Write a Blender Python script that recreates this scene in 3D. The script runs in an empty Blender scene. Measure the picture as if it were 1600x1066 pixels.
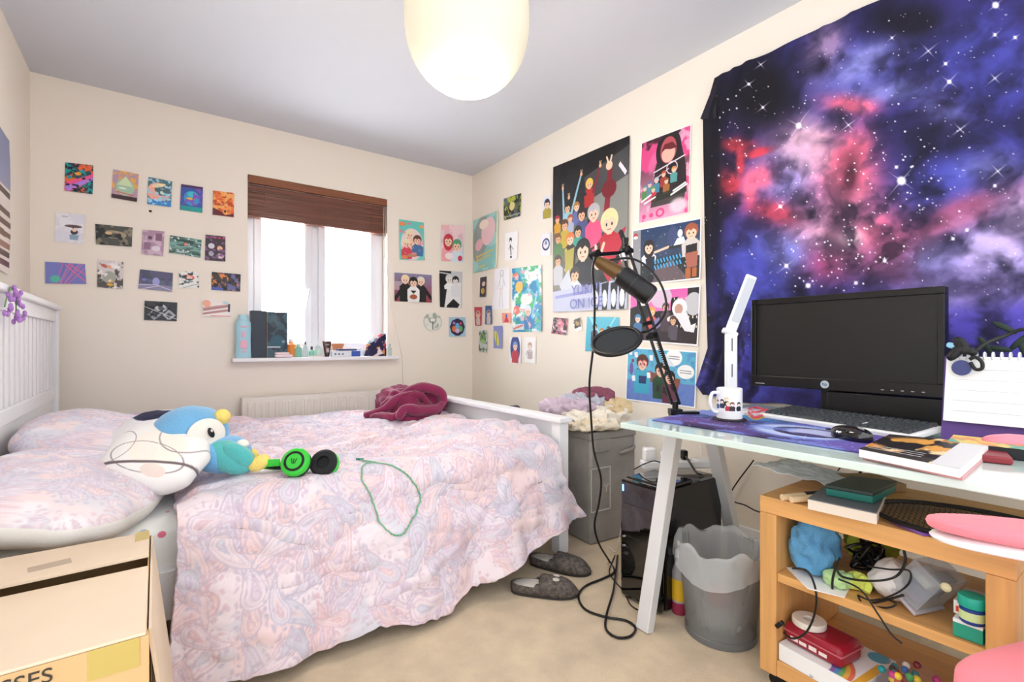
import bpy, math, random
import numpy as np
from mathutils import Vector, Matrix, noise as mn
random.seed(7)
SC = bpy.context.scene
COL = SC.collection
# ---------------- camera ----------------
YAW = math.radians(36.05)
CX, CY, CZ = -2.187, -3.585, 0.96
FPX = 764.0
cam = bpy.data.cameras.new('camera'); camo = bpy.data.objects.new('camera', cam); COL.objects.link(camo)
camo.location = (CX, CY, CZ); camo.rotation_euler = (math.pi/2, 0, -YAW)
cam.sensor_width = 36; cam.lens = 36*FPX/1600; cam.shift_y = 5/1600; cam.clip_start = .02
SC.camera = camo
# ---------------- world, exposure ----------------
SC.view_settings.view_transform = 'Standard'; SC.view_settings.look = 'None'
SC.view_settings.gamma = 1; SC.view_settings.use_curve_mapping = False
SC.view_settings.exposure = 1.22
w = bpy.data.worlds.new('world'); SC.world = w; w.use_nodes = True
w.node_tree.nodes['Background'].inputs[0].default_value = (.95, .97, 1, 1)
w.node_tree.nodes['Background'].inputs[1].default_value = 0.95
def area(name, loc, rot, sx, sy, power, color):
    l = bpy.data.lights.new(name, 'AREA'); l.shape = 'RECTANGLE'; l.size = sx; l.size_y = sy
    l.energy = power; l.color = color
    o = bpy.data.objects.new(name, l); COL.objects.link(o); o.location = loc; o.rotation_euler = rot; return o
area('window_daylight', (-1.23, .45, 1.45), (-math.pi/2, 0, 0), 1.2, 1.2, 38, (.93, .96, 1))
pl = bpy.data.lights.new('lantern_bulb', 'POINT'); pl.energy = 9; pl.color = (1, .9, .74); pl.shadow_soft_size = .2
plo = bpy.data.objects.new('lantern_bulb', pl); COL.objects.link(plo); plo.location = (-1.275, -2.06, 1.82)
# ---------------- photo geometry helpers (a pixel to a point on a real plane) ----------------
SN, CS = math.sin(YAW), math.cos(YAW)
def ray(px, py):
    a = (px-800)/FPX
    return (SN+a*CS, CS-a*SN, (538-py)/FPX)
def AX(px, py, x=0.0):
    r = ray(px, py); t = (x-CX)/r[0]; return Vector((x, CY+t*r[1], CZ+t*r[2]))
def AY(px, py, y=0.0):
    r = ray(px, py); t = (y-CY)/r[1]; return Vector((CX+t*r[0], y, CZ+t*r[2]))
def AZ(px, py, z=0.0):
    r = ray(px, py); t = (z-CZ)/r[2]; return Vector((CX+t*r[0], CY+t*r[1], z))
# ---------------- colour / noise ----------------
def lin(c):
    if isinstance(c, str):
        if len(c) == 3: c = ''.join(k+k for k in c)
        c = tuple(int(c[i:i+2], 16) for i in (0, 2, 4))
    return tuple(((v/255)/12.92 if v/255 <= .04045 else ((v/255+.055)/1.055)**2.4) for v in c)
def vnoise(x, y, seed=0):
    xi = np.floor(x).astype(np.int64); yi = np.floor(y).astype(np.int64)
    fx = x-xi; fy = y-yi; fx = fx*fx*(3-2*fx); fy = fy*fy*(3-2*fy)
    def h(a, b):
        n = (a*374761393 + b*668265263 + seed*974711) & 0x7fffffff
        n = ((n ^ (n >> 13))*1274126177) & 0x7fffffff
        n = (n ^ (n >> 16)) & 0xffff
        return n/65535.0
    return (h(xi, yi)*(1-fx)+h(xi+1, yi)*fx)*(1-fy)+(h(xi, yi+1)*(1-fx)+h(xi+1, yi+1)*fx)*fy
def fbm(x, y, o=4, seed=0):
    s = 0; a = .5; t = 0
    for k in range(o):
        s = s+a*vnoise(x, y, seed+k*7); t += a; a *= .5; x = x*2.03+3.1; y = y*2.03+1.7
    return s/t
def sst(a, b, x):
    t = np.clip((x-a)/(b-a), 0, 1); return t*t*(3-2*t)
# ---------------- materials ----------------
MATS = {}
def mat(name, c='888', rough=.6, metal=0, bump=0, bscale=60, emit=None, es=1, trans=0, alpha=1, vary=0, vscale=8, attr=False, coat=0, sheen=0, stretch=None, ior=1.45, sss=0):
    if name in MATS: return MATS[name]
    m = bpy.data.materials.new(name); m.use_nodes = True; nt = m.node_tree; b = nt.nodes['Principled BSDF']
    L = lin(c)
    b.inputs['Base Color'].default_value = (*L, 1); b.inputs['Roughness'].default_value = rough
    b.inputs['Metallic'].default_value = metal; b.inputs['IOR'].default_value = ior
    if coat: b.inputs['Coat Weight'].default_value = coat
    if sheen: b.inputs['Sheen Weight'].default_value = sheen
    if trans: b.inputs['Transmission Weight'].default_value = trans
    if alpha < 1: b.inputs['Alpha'].default_value = alpha
    if emit: b.inputs['Emission Color'].default_value = (*lin(emit), 1); b.inputs['Emission Strength'].default_value = es
    tc = None
    def coords():
        tcn = nt.nodes.new('ShaderNodeTexCoord')
        mp = nt.nodes.new('ShaderNodeMapping'); nt.links.new(tcn.outputs['Object'], mp.inputs[0])
        if stretch: mp.inputs['Scale'].default_value = stretch
        return mp.outputs[0]
    if attr:
        a = nt.nodes.new('ShaderNodeAttribute'); a.attribute_name = 'Col'; nt.links.new(a.outputs['Color'], b.inputs['Base Color'])
    elif vary:
        n = nt.nodes.new('ShaderNodeTexNoise'); n.inputs['Scale'].default_value = vscale; n.inputs['Detail'].default_value = 5
        nt.links.new(coords(), n.inputs['Vector'])
        r = nt.nodes.new('ShaderNodeValToRGB'); r.color_ramp.elements[0].position = .3; r.color_ramp.elements[1].position = .72
        r.color_ramp.elements[0].color = (*[v*(1-vary) for v in L], 1); r.color_ramp.elements[1].color = (*[min(1, v*(1+vary*.5)) for v in L], 1)
        nt.links.new(n.outputs[0], r.inputs[0]); nt.links.new(r.outputs[0], b.inputs['Base Color'])
    if bump:
        n = nt.nodes.new('ShaderNodeTexNoise'); n.inputs['Scale'].default_value = bscale; n.inputs['Detail'].default_value = 4
        nt.links.new(coords(), n.inputs['Vector'])
        bp = nt.nodes.new('ShaderNodeBump'); bp.inputs['Strength'].default_value = bump; bp.inputs['Distance'].default_value = .01
        nt.links.new(n.outputs[0], bp.inputs['Height']); nt.links.new(bp.outputs[0], b.inputs['Normal'])
    MATS[name] = m; return m
M_wall = mat('wall_paint', 'f3eadd', .85, bump=.05, bscale=200)
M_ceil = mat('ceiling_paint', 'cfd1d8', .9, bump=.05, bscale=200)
M_white = mat('white_paint', 'f0f0f2', .35)
M_pvc = mat('white_pvc', 'eceef4', .3)
M_carpet = mat('carpet', 'e0cbab', .95, bump=.7, bscale=260, vary=.16, vscale=9, sheen=.2)
M_print = mat('printed_paper', attr=True, rough=.45)
M_cloth = mat('printed_cloth', attr=True, rough=.85, bump=.15, bscale=500)
M_black = mat('black_plastic', '0c0c0e', .35)
M_blackm = mat('black_metal', '0e0e10', .3, metal=.3)
M_gloss = mat('gloss_black', '060607', .06, coat=1)
M_silver = mat('silver_metal', 'c8c8cc', .25, metal=1)
M_wood = mat('pine_wood', 'dca564', .45, vary=.2, vscale=3, stretch=(12, .8, 12))
M_paperw = mat('plain_white_paper', 'f2f1ee', .7)
def plain(name, c, rough=.5, **k): return mat(name, c, rough, **k)
# ---------------- object helpers ----------------
ABS = {}
def tag(o, label=None, cat=None, group=None, kind=None):
    if label: o['label'] = label
    if cat: o['category'] = cat
    if group: o['group'] = group
    if kind: o['kind'] = kind
    return o
def T(name, label, cat, loc, group=None):
    o = bpy.data.objects.new(name, None); COL.objects.link(o); o.location = loc; o.empty_display_size = .05
    ABS[o.name] = Vector(loc); return tag(o, label, cat, group)
def Mx(loc=(0, 0, 0), rz=0, rx=0, ry=0, s=1):
    return Matrix.Translation(Vector(loc)) @ Matrix.Rotation(math.radians(rz), 4, 'Z') @ Matrix.Rotation(math.radians(ry), 4, 'Y') @ Matrix.Rotation(math.radians(rx), 4, 'X') @ Matrix.Scale(s, 4)
def catmull(p, n=8, closed=False):
    p = [Vector(q) for q in p]; out = []; N = len(p)
    for i in range(N if closed else N-1):
        if closed: a, b, c, d = p[(i-1) % N], p[i], p[(i+1) % N], p[(i+2) % N]
        else: a, b, c, d = p[max(i-1, 0)], p[i], p[i+1], p[min(i+2, N-1)]
        for k in range(n):
            t = k/n
            out.append(.5*((2*b)+(c-a)*t+(2*a-5*b+4*c-d)*t*t+(3*b-a-3*c+d)*t**3))
    if not closed: out.append(p[-1])
    return out
class MB:
    def __init__(s, M=None): s.v = []; s.f = []; s.mi = []; s.M = M; s.m = 0
    def add(s, vs, fs, M=None):
        o = len(s.v); T_ = s.M
        if M is not None: T_ = (s.M @ M) if s.M is not None else M
        for q in vs:
            q = Vector(q); s.v.append(T_ @ q if T_ is not None else q)
        for q in fs: s.f.append([o+i for i in q]); s.mi.append(s.m)
        return s
    def box(s, x0, y0, z0, x1, y1, z1, M=None):
        return s.add([(x0, y0, z0), (x1, y0, z0), (x1, y1, z0), (x0, y1, z0), (x0, y0, z1), (x1, y0, z1), (x1, y1, z1), (x0, y1, z1)],
                     [(0, 3, 2, 1), (4, 5, 6, 7), (0, 1, 5, 4), (1, 2, 6, 5), (2, 3, 7, 6), (3, 0, 4, 7)], M)
    def cb(s, c, sz, M=None):
        return s.box(c[0]-sz[0]/2, c[1]-sz[1]/2, c[2]-sz[2]/2, c[0]+sz[0]/2, c[1]+sz[1]/2, c[2]+sz[2]/2, M)
    def bar(s, p0, p1, w, h, up=(0, 0, 1), w1=None, h1=None):
        p0, p1 = Vector(p0), Vector(p1); d = (p1-p0).normalized(); u = Vector(up); x = d.cross(u).normalized(); u = x.cross(d)
        w1 = w if w1 is None else w1; h1 = h if h1 is None else h1
        vs = []
        for p, a, b in ((p0, w, h), (p1, w1, h1)):
            for i, j in ((-1, -1), (1, -1), (1, 1), (-1, 1)): vs.append(p+x*i*a/2+u*j*b/2)
        return s.add(vs, [(0, 1, 2, 3), (7, 6, 5, 4), (0, 4, 5, 1), (1, 5, 6, 2), (2, 6, 7, 3), (3, 7, 4, 0)])
    def lathe(s, c, prof, n=24, M=None, cap=True):
        vs = []; fs = []
        for r, z in prof:
            for k in range(n):
                a = 2*math.pi*k/n; vs.append((c[0]+r*math.cos(a), c[1]+r*math.sin(a), c[2]+z))
        for i in range(len(prof)-1):
            for k in range(n): fs.append((i*n+k, i*n+(k+1) % n, (i+1)*n+(k+1) % n, (i+1)*n+k))
        if cap:
            if prof[0][0] > 1e-4: fs.append(tuple(range(n))[::-1])
            if prof[-1][0] > 1e-4: fs.append(tuple(range((len(prof)-1)*n, len(prof)*n)))
        return s.add(vs, fs, M)
    def cyl(s, p0, p1, r0, r1=None, n=16):
        return s.tube([p0, p1], r0, n, radii=[r0, r0 if r1 is None else r1])
    def tube(s, pts, r, n=8, closed=False, radii=None):
        pts = [Vector(p) for p in pts]; N = len(pts); vs = []; fs = []; pn = None
        for i, p in enumerate(pts):
            if closed: d = (pts[(i+1) % N]-pts[i-1])
            else: d = pts[min(i+1, N-1)]-pts[max(i-1, 0)]
            d = d.normalized() if d.length > 1e-9 else Vector((0, 0, 1))
            if pn is None:
                pn = d.orthogonal().normalized()
            else:
                pn = pn-d*pn.dot(d); pn = pn.normalized() if pn.length > 1e-6 else d.orthogonal().normalized()
            b = d.cross(pn); rr = radii[i] if radii else r
            for k in range(n):
                a = 2*math.pi*k/n; vs.append(p+pn*math.cos(a)*rr+b*math.sin(a)*rr)
        for i in range(N if closed else N-1):
            j = (i+1) % N
            for k in range(n): fs.append((i*n+k, i*n+(k+1) % n, j*n+(k+1) % n, j*n+k))
        if not closed: fs.append(tuple(range(n))[::-1]); fs.append(tuple(range((N-1)*n, N*n)))
        return s.add(vs, fs)
    def sup(s, c, sz, e1=1.0, e2=1.0, nu=40, nv=24, M=None, amp=0, fr=4, seed=0, ridge=False, pinch=0):
        # superellipsoid with noise (pillows, cloth lumps, plush)
        def sp(v, e): return math.copysign(abs(v)**e, v)
        vs = []; fs = []
        for j in range(nv+1):
            ph = -math.pi/2+math.pi*j/nv
            for i in range(nu):
                th = 2*math.pi*i/nu
                x = sp(math.cos(ph), e1)*sp(math.cos(th), e2); y = sp(math.cos(ph), e1)*sp(math.sin(th), e2); z = sp(math.sin(ph), e1)
                if pinch:
                    rr = 1+pinch*(abs(math.sin(2*th))**4)*abs(math.cos(ph)); x *= rr; y *= rr
                k = 1
                p = Vector((x*sz[0], y*sz[1], z*sz[2]))
                if amp:
                    q = p*fr+Vector((seed*3.7, seed*1.3, seed))
                    nv_ = mn.fractal(q, 1, 2, 3)
                    if ridge: nv_ = 1-2*abs(nv_)*1.6
                    p = p+Vector((x, y, z)).normalized()*amp*nv_
                vs.append(p+Vector(c))
        for j in range(nv):
            for i in range(nu): fs.append((j*nu+i, j*nu+(i+1) % nu, (j+1)*nu+(i+1) % nu, (j+1)*nu+i))
        return s.add(vs, fs, M)
    def prism(s, pts, h, M):      # outline in local xy extruded along local z
        n = len(pts); vs = [(p[0], p[1], 0) for p in pts]+[(p[0], p[1], h) for p in pts]
        fs = [tuple(range(n))[::-1], tuple(range(n, 2*n))]+[(i, (i+1) % n, n+(i+1) % n, n+i) for i in range(n)]
        return s.add(vs, fs, M)
    def build(s, name, mats, parent=None, smooth=True, bevel=0, label=None, cat=None, group=None, kind=None, sub=0, solid=0, colf=None):
        me = bpy.data.meshes.new(name)
        if parent is not None: org = ABS[parent.name]
        else:
            xs = [q.x for q in s.v]; ys = [q.y for q in s.v]; zs = [q.z for q in s.v]
            org = Vector(((min(xs)+max(xs))/2, (min(ys)+max(ys))/2, min(zs)))
            if kind == 'structure': org = Vector((0, 0, 0))
        me.from_pydata([q-org for q in s.v], [], s.f)
        if not isinstance(mats, (list, tuple)): mats = [mats]
        for m in mats: me.materials.append(m)
        if len(mats) > 1: me.polygons.foreach_set('material_index', s.mi)
        if smooth: me.polygons.foreach_set('use_smooth', [True]*len(me.polygons))
        me.update()
        o = bpy.data.objects.new(name, me); COL.objects.link(o)
        if parent is not None: o.parent = parent; ABS[o.name] = org
        else: o.location = org; ABS[o.name] = org
        if smooth:
            me.set_sharp_from_angle(angle=math.radians(38))
        if solid:
            k = o.modifiers.new('s', 'SOLIDIFY'); k.thickness = solid; k.offset = 0
        if bevel:
            k = o.modifiers.new('b', 'BEVEL'); k.width = bevel; k.segments = 2; k.limit_method = 'ANGLE'; k.angle_limit = math.radians(40)
        if sub:
            k = o.modifiers.new('u', 'SUBSURF'); k.levels = sub; k.render_levels = sub
        return tag(o, label, cat, group, kind)
def grid_obj(name, P3, colors, m, parent=None, solid=0, **tg):
    # P3: (ny,nx,3) points, colors: (ny,nx,3) sRGB 0..255
    ny, nx = P3.shape[:2]; pts = P3.reshape(-1, 3)
    if parent is not None: org = ABS[parent.name]
    else: org = Vector((float(pts[:, 0].mean()), float(pts[:, 1].mean()), float(pts[:, 2].min())))
    pts = pts-np.array(org)
    me = bpy.data.meshes.new(name); me.vertices.add(ny*nx); me.vertices.foreach_set('co', pts.astype(np.float32).ravel())
    i = np.arange((ny-1)*nx).reshape(ny-1, nx)[:, :-1].ravel()
    q = np.stack([i, i+nx, i+nx+1, i+1], 1).astype(np.int32); nf = len(q)
    me.loops.add(nf*4); me.loops.foreach_set('vertex_index', q.ravel()); me.polygons.add(nf)
    me.polygons.foreach_set('loop_start', np.arange(nf, dtype=np.int32)*4)
    me.polygons.foreach_set('use_smooth', np.ones(nf, bool)); me.update(); me.validate()
    if colors is not None:
        at = me.color_attributes.new('Col', 'FLOAT_COLOR', 'POINT')
        c = np.clip(colors.reshape(-1, 3)/255, 0, 1); c = np.where(c <= .04045, c/12.92, ((c+.055)/1.055)**2.4)
        at.data.foreach_set('color', np.concatenate([c, np.ones((len(c), 1))], 1).astype(np.float32).ravel())
    me.materials.append(m); o = bpy.data.objects.new(name, me); COL.objects.link(o)
    if parent is not None: o.parent = parent
    else: o.location = org
    ABS[o.name] = org
    if solid:
        k = o.modifiers.new('s', 'SOLIDIFY'); k.thickness = solid; k.offset = -1
    return tag(o, **tg)
def text(name, s, size, m, parent, M, ext=.0004):
    cu = bpy.data.curves.new('t', 'FONT'); cu.body = s; cu.size = size; cu.extrude = ext; cu.align_x = 'CENTER'; cu.align_y = 'CENTER'
    to = bpy.data.objects.new('t', cu); COL.objects.link(to)
    bpy.context.view_layer.update()
    me = bpy.data.meshes.new_from_object(to.evaluated_get(bpy.context.evaluated_depsgraph_get()))
    bpy.data.objects.remove(to); org = ABS[parent.name]
    me.transform(Matrix.Translation(-org) @ M); me.materials.clear(); me.materials.append(m)
    o = bpy.data.objects.new(name, me); COL.objects.link(o); o.parent = parent; ABS[o.name] = org; return o
# ================= ROOM =================
H = 2.40; XL = -2.725; YF = -4.6
b = MB(); b.box(XL-.1, YF, -.1, .1, .15, 0); b.build('floor', M_carpet, smooth=False, kind='structure')
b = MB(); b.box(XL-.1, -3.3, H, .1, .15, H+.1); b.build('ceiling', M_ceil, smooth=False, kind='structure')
WX0, WX1, WZ0, WZ1 = -1.705, -.758, .872, 2.068
b = MB()
b.box(XL-.1, 0, 0, WX0, .22, H); b.box(WX1, 0, 0, .1, .22, H); b.box(WX0, 0, 0, WX1, .22, WZ0); b.box(WX0, 0, WZ1, WX1, .22, H)
b.build('wall_back', M_wall, smooth=False, kind='structure')
b = MB(); b.box(0, YF, 0, .1, 0, H); b.build('wall_right', M_wall, smooth=False, kind='structure')
b = MB(); b.box(XL-.1, -2.75, 0, XL, 0, H); b.build('wall_left', M_wall, smooth=False, kind='structure')
b = MB(); b.box(-.016, YF, 0, 0, 0, .125); b.build('baseboard_right', M_white, smooth=False, kind='structure', bevel=.004)
b = MB(); b.box(XL, -.016, 0, -.017, 0, .125); b.build('baseboard_back', M_white, smooth=False, kind='structure', bevel=.004)
b = MB(); b.box(XL, -2.75, 0, XL+.016, -.017, .125); b.build('baseboard_left', M_white, smooth=False, kind='structure', bevel=.004)
# window
wr = bpy.data.objects.new('window_1', None); COL.objects.link(wr); wr.location = (-1.23, .13, WZ0); wr['kind'] = 'structure'; ABS['window_1'] = Vector(wr.location)
Y0, Y1 = .10, .16
b = MB(); b.box(WX0, Y0, WZ0, WX0+.05, Y1, WZ1); b.box(WX1-.05, Y0, WZ0, WX1, Y1, WZ1)
b.box(WX0+.05, Y0, WZ1-.05, WX1-.05, Y1, WZ1); b.box(WX0+.05, Y0, WZ0, WX1-.05, Y1, WZ0+.05)
b.box(-1.285, Y0, WZ0+.05, -1.24, Y1, WZ1-.05)
b.build('window_frame', M_pvc, wr, smooth=False, bevel=.004)
for x0, x1 in ((WX0+.05, -1.285), (-1.24, WX1-.05)):
    b = MB(); s = .048
    b.box(x0, Y0-.012, WZ0+.05, x0+s, Y1-.01, WZ1-.05); b.box(x1-s, Y0-.012, WZ0+.05, x1, Y1-.01, WZ1-.05)
    b.box(x0+s, Y0-.012, WZ1-.05-s, x1-s, Y1-.01, WZ1-.05); b.box(x0+s, Y0-.012, WZ0+.05, x1-s, Y1-.01, WZ0+.05+s)
    so = b.build('window_sash', M_pvc, wr, smooth=False, bevel=.004)
    b = MB(); b.box(x0+s, .13, WZ0+.05+s, x1-s, .136, WZ1-.05-s)
    b.build('pane', mat('window_glass', 'ffffff', 0, trans=1, ior=1.02), so, smooth=False)
b = MB(); b.cb((-1.31, .082, 1.33), (.026, .012, .05)); b.tube(catmull([(-1.31, .07, 1.345), (-1.31, .05, 1.34), (-1.317, .045, 1.30), (-1.333, .045, 1.21)]), .008)
b.build('handle', M_pvc, wr, bevel=.002, label='white window handle')
b = MB(); b.box(-1.80, -.10, .847, -.70, 0, .872); b.box(WX0, 0, .85, WX1, .10, .873)
b.build('window_sill', M_white, smooth=False, kind='structure', bevel=.006)
# white daylight sky card is the world itself; a pale building front beyond keeps the view plain
# blind
bl = T('wooden_blind', 'dark brown wooden venetian blind drawn up over the white window', 'blind', (-1.23, .02, 1.80))
M_bl = mat('blind_wood', '7a4a38', .45, vary=.3, vscale=4, stretch=(1, 20, 20)); M_bl2 = mat('blind_valance_wood', '8a5434', .4, vary=.2, vscale=4, stretch=(1, 20, 20))
b = MB(); b.box(WX0+.003, -.005, 2.015, WX1-.002, .012, 2.066); b.box(WX0+.003, .012, 2.03, WX1-.01, .07, 2.066); b.build('valance', M_bl2, bl, smooth=False, bevel=.003)
z = 2.008; k = 0
while z > 1.815 and k < 60:
    b = MB(); tl = random.uniform(-1.5, 1.5)
    b.cb((0, 0, 0), (.93, .05, .0046), Mx((-1.234, .038, z), rx=tl+4, ry=random.uniform(-.25, .25))); b.build('slat', M_bl, bl, smooth=False)
    z -= .0056; k += 1
b = MB(); b.cb((-1.236, .038, 1.806), (.93, .052, .014)); b.build('bottom_rail', M_bl, bl, smooth=False, bevel=.003)
b = MB()
for x in (-1.60, -1.24, -.87):
    b = MB(); b.cb((x, .008, 1.91), (.004, .002, .21)); b.build('ladder_cord', plain('tape_brown', '7a4c38'), bl)
p = [(-.78, -.004, 2.0), (-.765, -.004, 1.6), (-.74, -.02, 1.25), (-.70, -.07, .99), (-.685, -.105, .87), (-.68, -.106, .75), (-.675, -.105, .64)]
b = MB(); b.tube(catmull(p), .0022, 6); b.build('pull_cord', plain('cord_cream', 'cbbfae'), bl)
b = MB(); b.tube(catmull([(-.79, -.004, 2.0), (-.785, .0, 1.75), (-.782, .002, 1.62)]), .002, 6); b.build('pull_cord', plain('cord_cream', 'cbbfae'), bl)
# radiator
ra = T('panel_radiator', 'white ribbed panel radiator on the wall below the window', 'radiator', (-1.14, -.06, .1))
b = MB(); b.box(-1.75, -.10, .12, -.53, -.09, .62); b.box(-1.75, -.09, .600, -.53, -.035, .62); b.box(-1.75, -.09, .12, -1.742, -.035, .6); b.box(-.538, -.09, .12, -.53, -.035, .6)
x = -1.722
while x < -.55:
    b.add([(x, -.1, .15), (x+.008, -.108, .155), (x+.02, -.108, .155), (x+.028, -.1, .15), (x, -.1, .59), (x+.008, -.108, .583), (x+.02, -.108, .583), (x+.028, -.1, .59)],
          [(0, 1, 5, 4), (1, 2, 6, 5), (2, 3, 7, 6), (4, 5, 6, 7), (0, 3, 2, 1)]); x += .040
b.build('panel', mat('radiator_enamel', 'e9e4da', .35), ra, bevel=.003)
b = MB(); b.cyl((-1.70, -.06, 0), (-1.70, -.06, .13), .008); b.cyl((-.58, -.06, 0), (-.58, -.06, .13), .008); b.build('pipe', M_silver, ra)
b = MB(); b.box(-1.5, -.0345, .2, -1.46, -.002, .55); b.build('wall_bracket', M_silver, ra, smooth=False)
# ================= PENDANT LANTERN =================
LX, LY = -1.277, -2.06
la = T('paper_lantern', 'glowing cream paper lantern shade hanging from the ceiling', 'lamp', (LX, LY, 1.885))
prof = []
N = 44
for i in range(N+1):
    t = i/N; z = 1.887+t*.46
    u = (z-2.13)/.262
    r = .222*math.sqrt(max(0, 1-abs(u)**2.3)) if u < 0 else .222*math.sqrt(max(0, 1-abs(u)**2.6*.9))
    r = max(r, .066)
    prof.append((r+(.0022 if i % 2 else 0), z))
M_pap = bpy.data.materials.new('lantern_paper'); M_pap.use_nodes = True; nt = M_pap.node_tree; pb = nt.nodes['Principled BSDF']
pb.inputs['Base Color'].default_value = (.78, .72, .56, 1); pb.inputs['Roughness'].default_value = .9
pb.inputs['Emission Color'].default_value = (1, .93, .74, 1); pb.inputs['Emission Strength'].default_value = .11
b = MB(); b.lathe((LX, LY, 0), prof, 64, cap=False); b.build('paper_shade', M_pap, la)
b = MB(); b.tube([(LX+.067*math.cos(a/24*2*math.pi), LY+.067*math.sin(a/24*2*math.pi), 1.887) for a in range(24)], .002, 6, closed=True); b.build('rim_wire', plain('wire_grey', 'a09888'), la)
b = MB(); b.lathe((LX, LY, 1.95), [(.0, 0), (.02, .005), (.032, .03), (.03, .06), (.014, .09), (.013, .12)], 20); b.build('bulb', mat('bulb_glow', 'ffffff', .3, emit='fff2d8', es=8), la)
b = MB(); b.lathe((LX, LY, 2.07), [(.014, 0), (.02, .01), (.02, .06), (.006, .08), (.004, .31), (.04, .312), (.042, .33)], 20); b.build('cord_and_rose', M_white, la)
# ================= BED =================
bd = T('double_bed', 'white painted wooden double bed with slatted headboard', 'bed', (-1.65, -1.0, 0))
hb = MB(); hb.box(-2.66, -1.92, 1.135, -2.585, -.10, 1.16); hb.build('headboard_cap', M_white, bd, smooth=False, bevel=.005)
b = MB(); b.box(-2.64, -1.86, 1.075, -2.605, -.17, 1.135); b.box(-2.64, -1.86, .68, -2.605, -.17, .735); b.build('headboard_rail', M_white, bd, smooth=False, bevel=.003)
b = MB(); b.box(-2.632, -1.86, .2, -2.613, -.17, .68); b.build('headboard_panel', M_white, bd, smooth=False)
y = -.20
while y > -1.84:
    b = MB(); b.box(-2.630, y-.044, .735, -2.615, y, 1.075); b.build('headboard_slat', M_white, bd, smooth=False, bevel=.003); y -= .082
for yy in (-.17, -1.91):
    b = MB(); b.box(-2.65, yy, 0, -2.595, yy+.055, 1.135); b.build('headboard_post', M_white, bd, smooth=False, bevel=.004)
b = MB(); b.box(-.715, -1.93, .60, -.635, -.12, .625); b.build('footboard_cap', M_white, bd, smooth=False, bevel=.005)
b = MB(); b.box(-.690, -1.86, .17, -.665, -.19, .60); b.build('footboard_panel', M_white, bd, smooth=False)
for yy in (-.19, -1.915):
    b = MB(); b.box(-.705, yy, 0, -.648, yy+.057, .60); b.build('footboard_post', M_white, bd, smooth=False, bevel=.004)
for yy in (-1.90, -.16):
    b = MB(); b.box(-2.6, yy, .18, -.705, yy+.025, .32); b.build('side_rail', M_white, bd, smooth=False, bevel=.003)
b = MB(); b.box(-2.6, -1.06, .16, -.71, -.99, .2); b.build('middle_beam', M_white, bd, smooth=False)
mt = MB(); mt.sup((-1.66, -1.02, .325), (.93, .86, .125), .18, .12, 80, 16)
M_sheet = bpy.data.materials.new('spotted_sheet'); M_sheet.use_nodes = True; nt = M_sheet.node_tree; pb = nt.nodes['Principled BSDF']; pb.inputs['Roughness'].default_value = .9
tc = nt.nodes.new('ShaderNodeTexCoord'); vo = nt.nodes.new('ShaderNodeTexVoronoi'); vo.inputs['Scale'].default_value = 17; vo.inputs['Randomness'].default_value = .5; nt.links.new(tc.outputs['Object'], vo.inputs['Vector'])
ra_ = nt.nodes.new('ShaderNodeValToRGB'); ra_.color_ramp.elements[0].position = .16; ra_.color_ramp.elements[0].color = (1, 1, 1, 1); ra_.color_ramp.elements[1].position = .2; ra_.color_ramp.elements[1].color = (0, 0, 0, 1)
hs = nt.nodes.new('ShaderNodeValToRGB'); hs.color_ramp.interpolation = 'CONSTANT'; hs.color_ramp.elements[0].color = (*lin('e67a92'), 1); hs.color_ramp.elements[1].position = .5; hs.color_ramp.elements[1].color = (*lin('a8b4c8'), 1)
nt.links.new(vo.outputs['Color'], hs.inputs[0]); mx = nt.nodes.new('ShaderNodeMix'); mx.data_type = 'RGBA'; mx.inputs[6].default_value = (.87, .87, .84, 1)
nt.links.new(vo.outputs['Distance'], ra_.inputs[0]); nt.links.new(ra_.outputs[0], mx.inputs[0]); nt.links.new(hs.outputs[0], mx.inputs[7]); nt.links.new(mx.outputs[2], pb.inputs['Base Color'])
mt.build('mattress', M_sheet, bd, label='mattress in a white fitted sheet with small spots')
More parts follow.
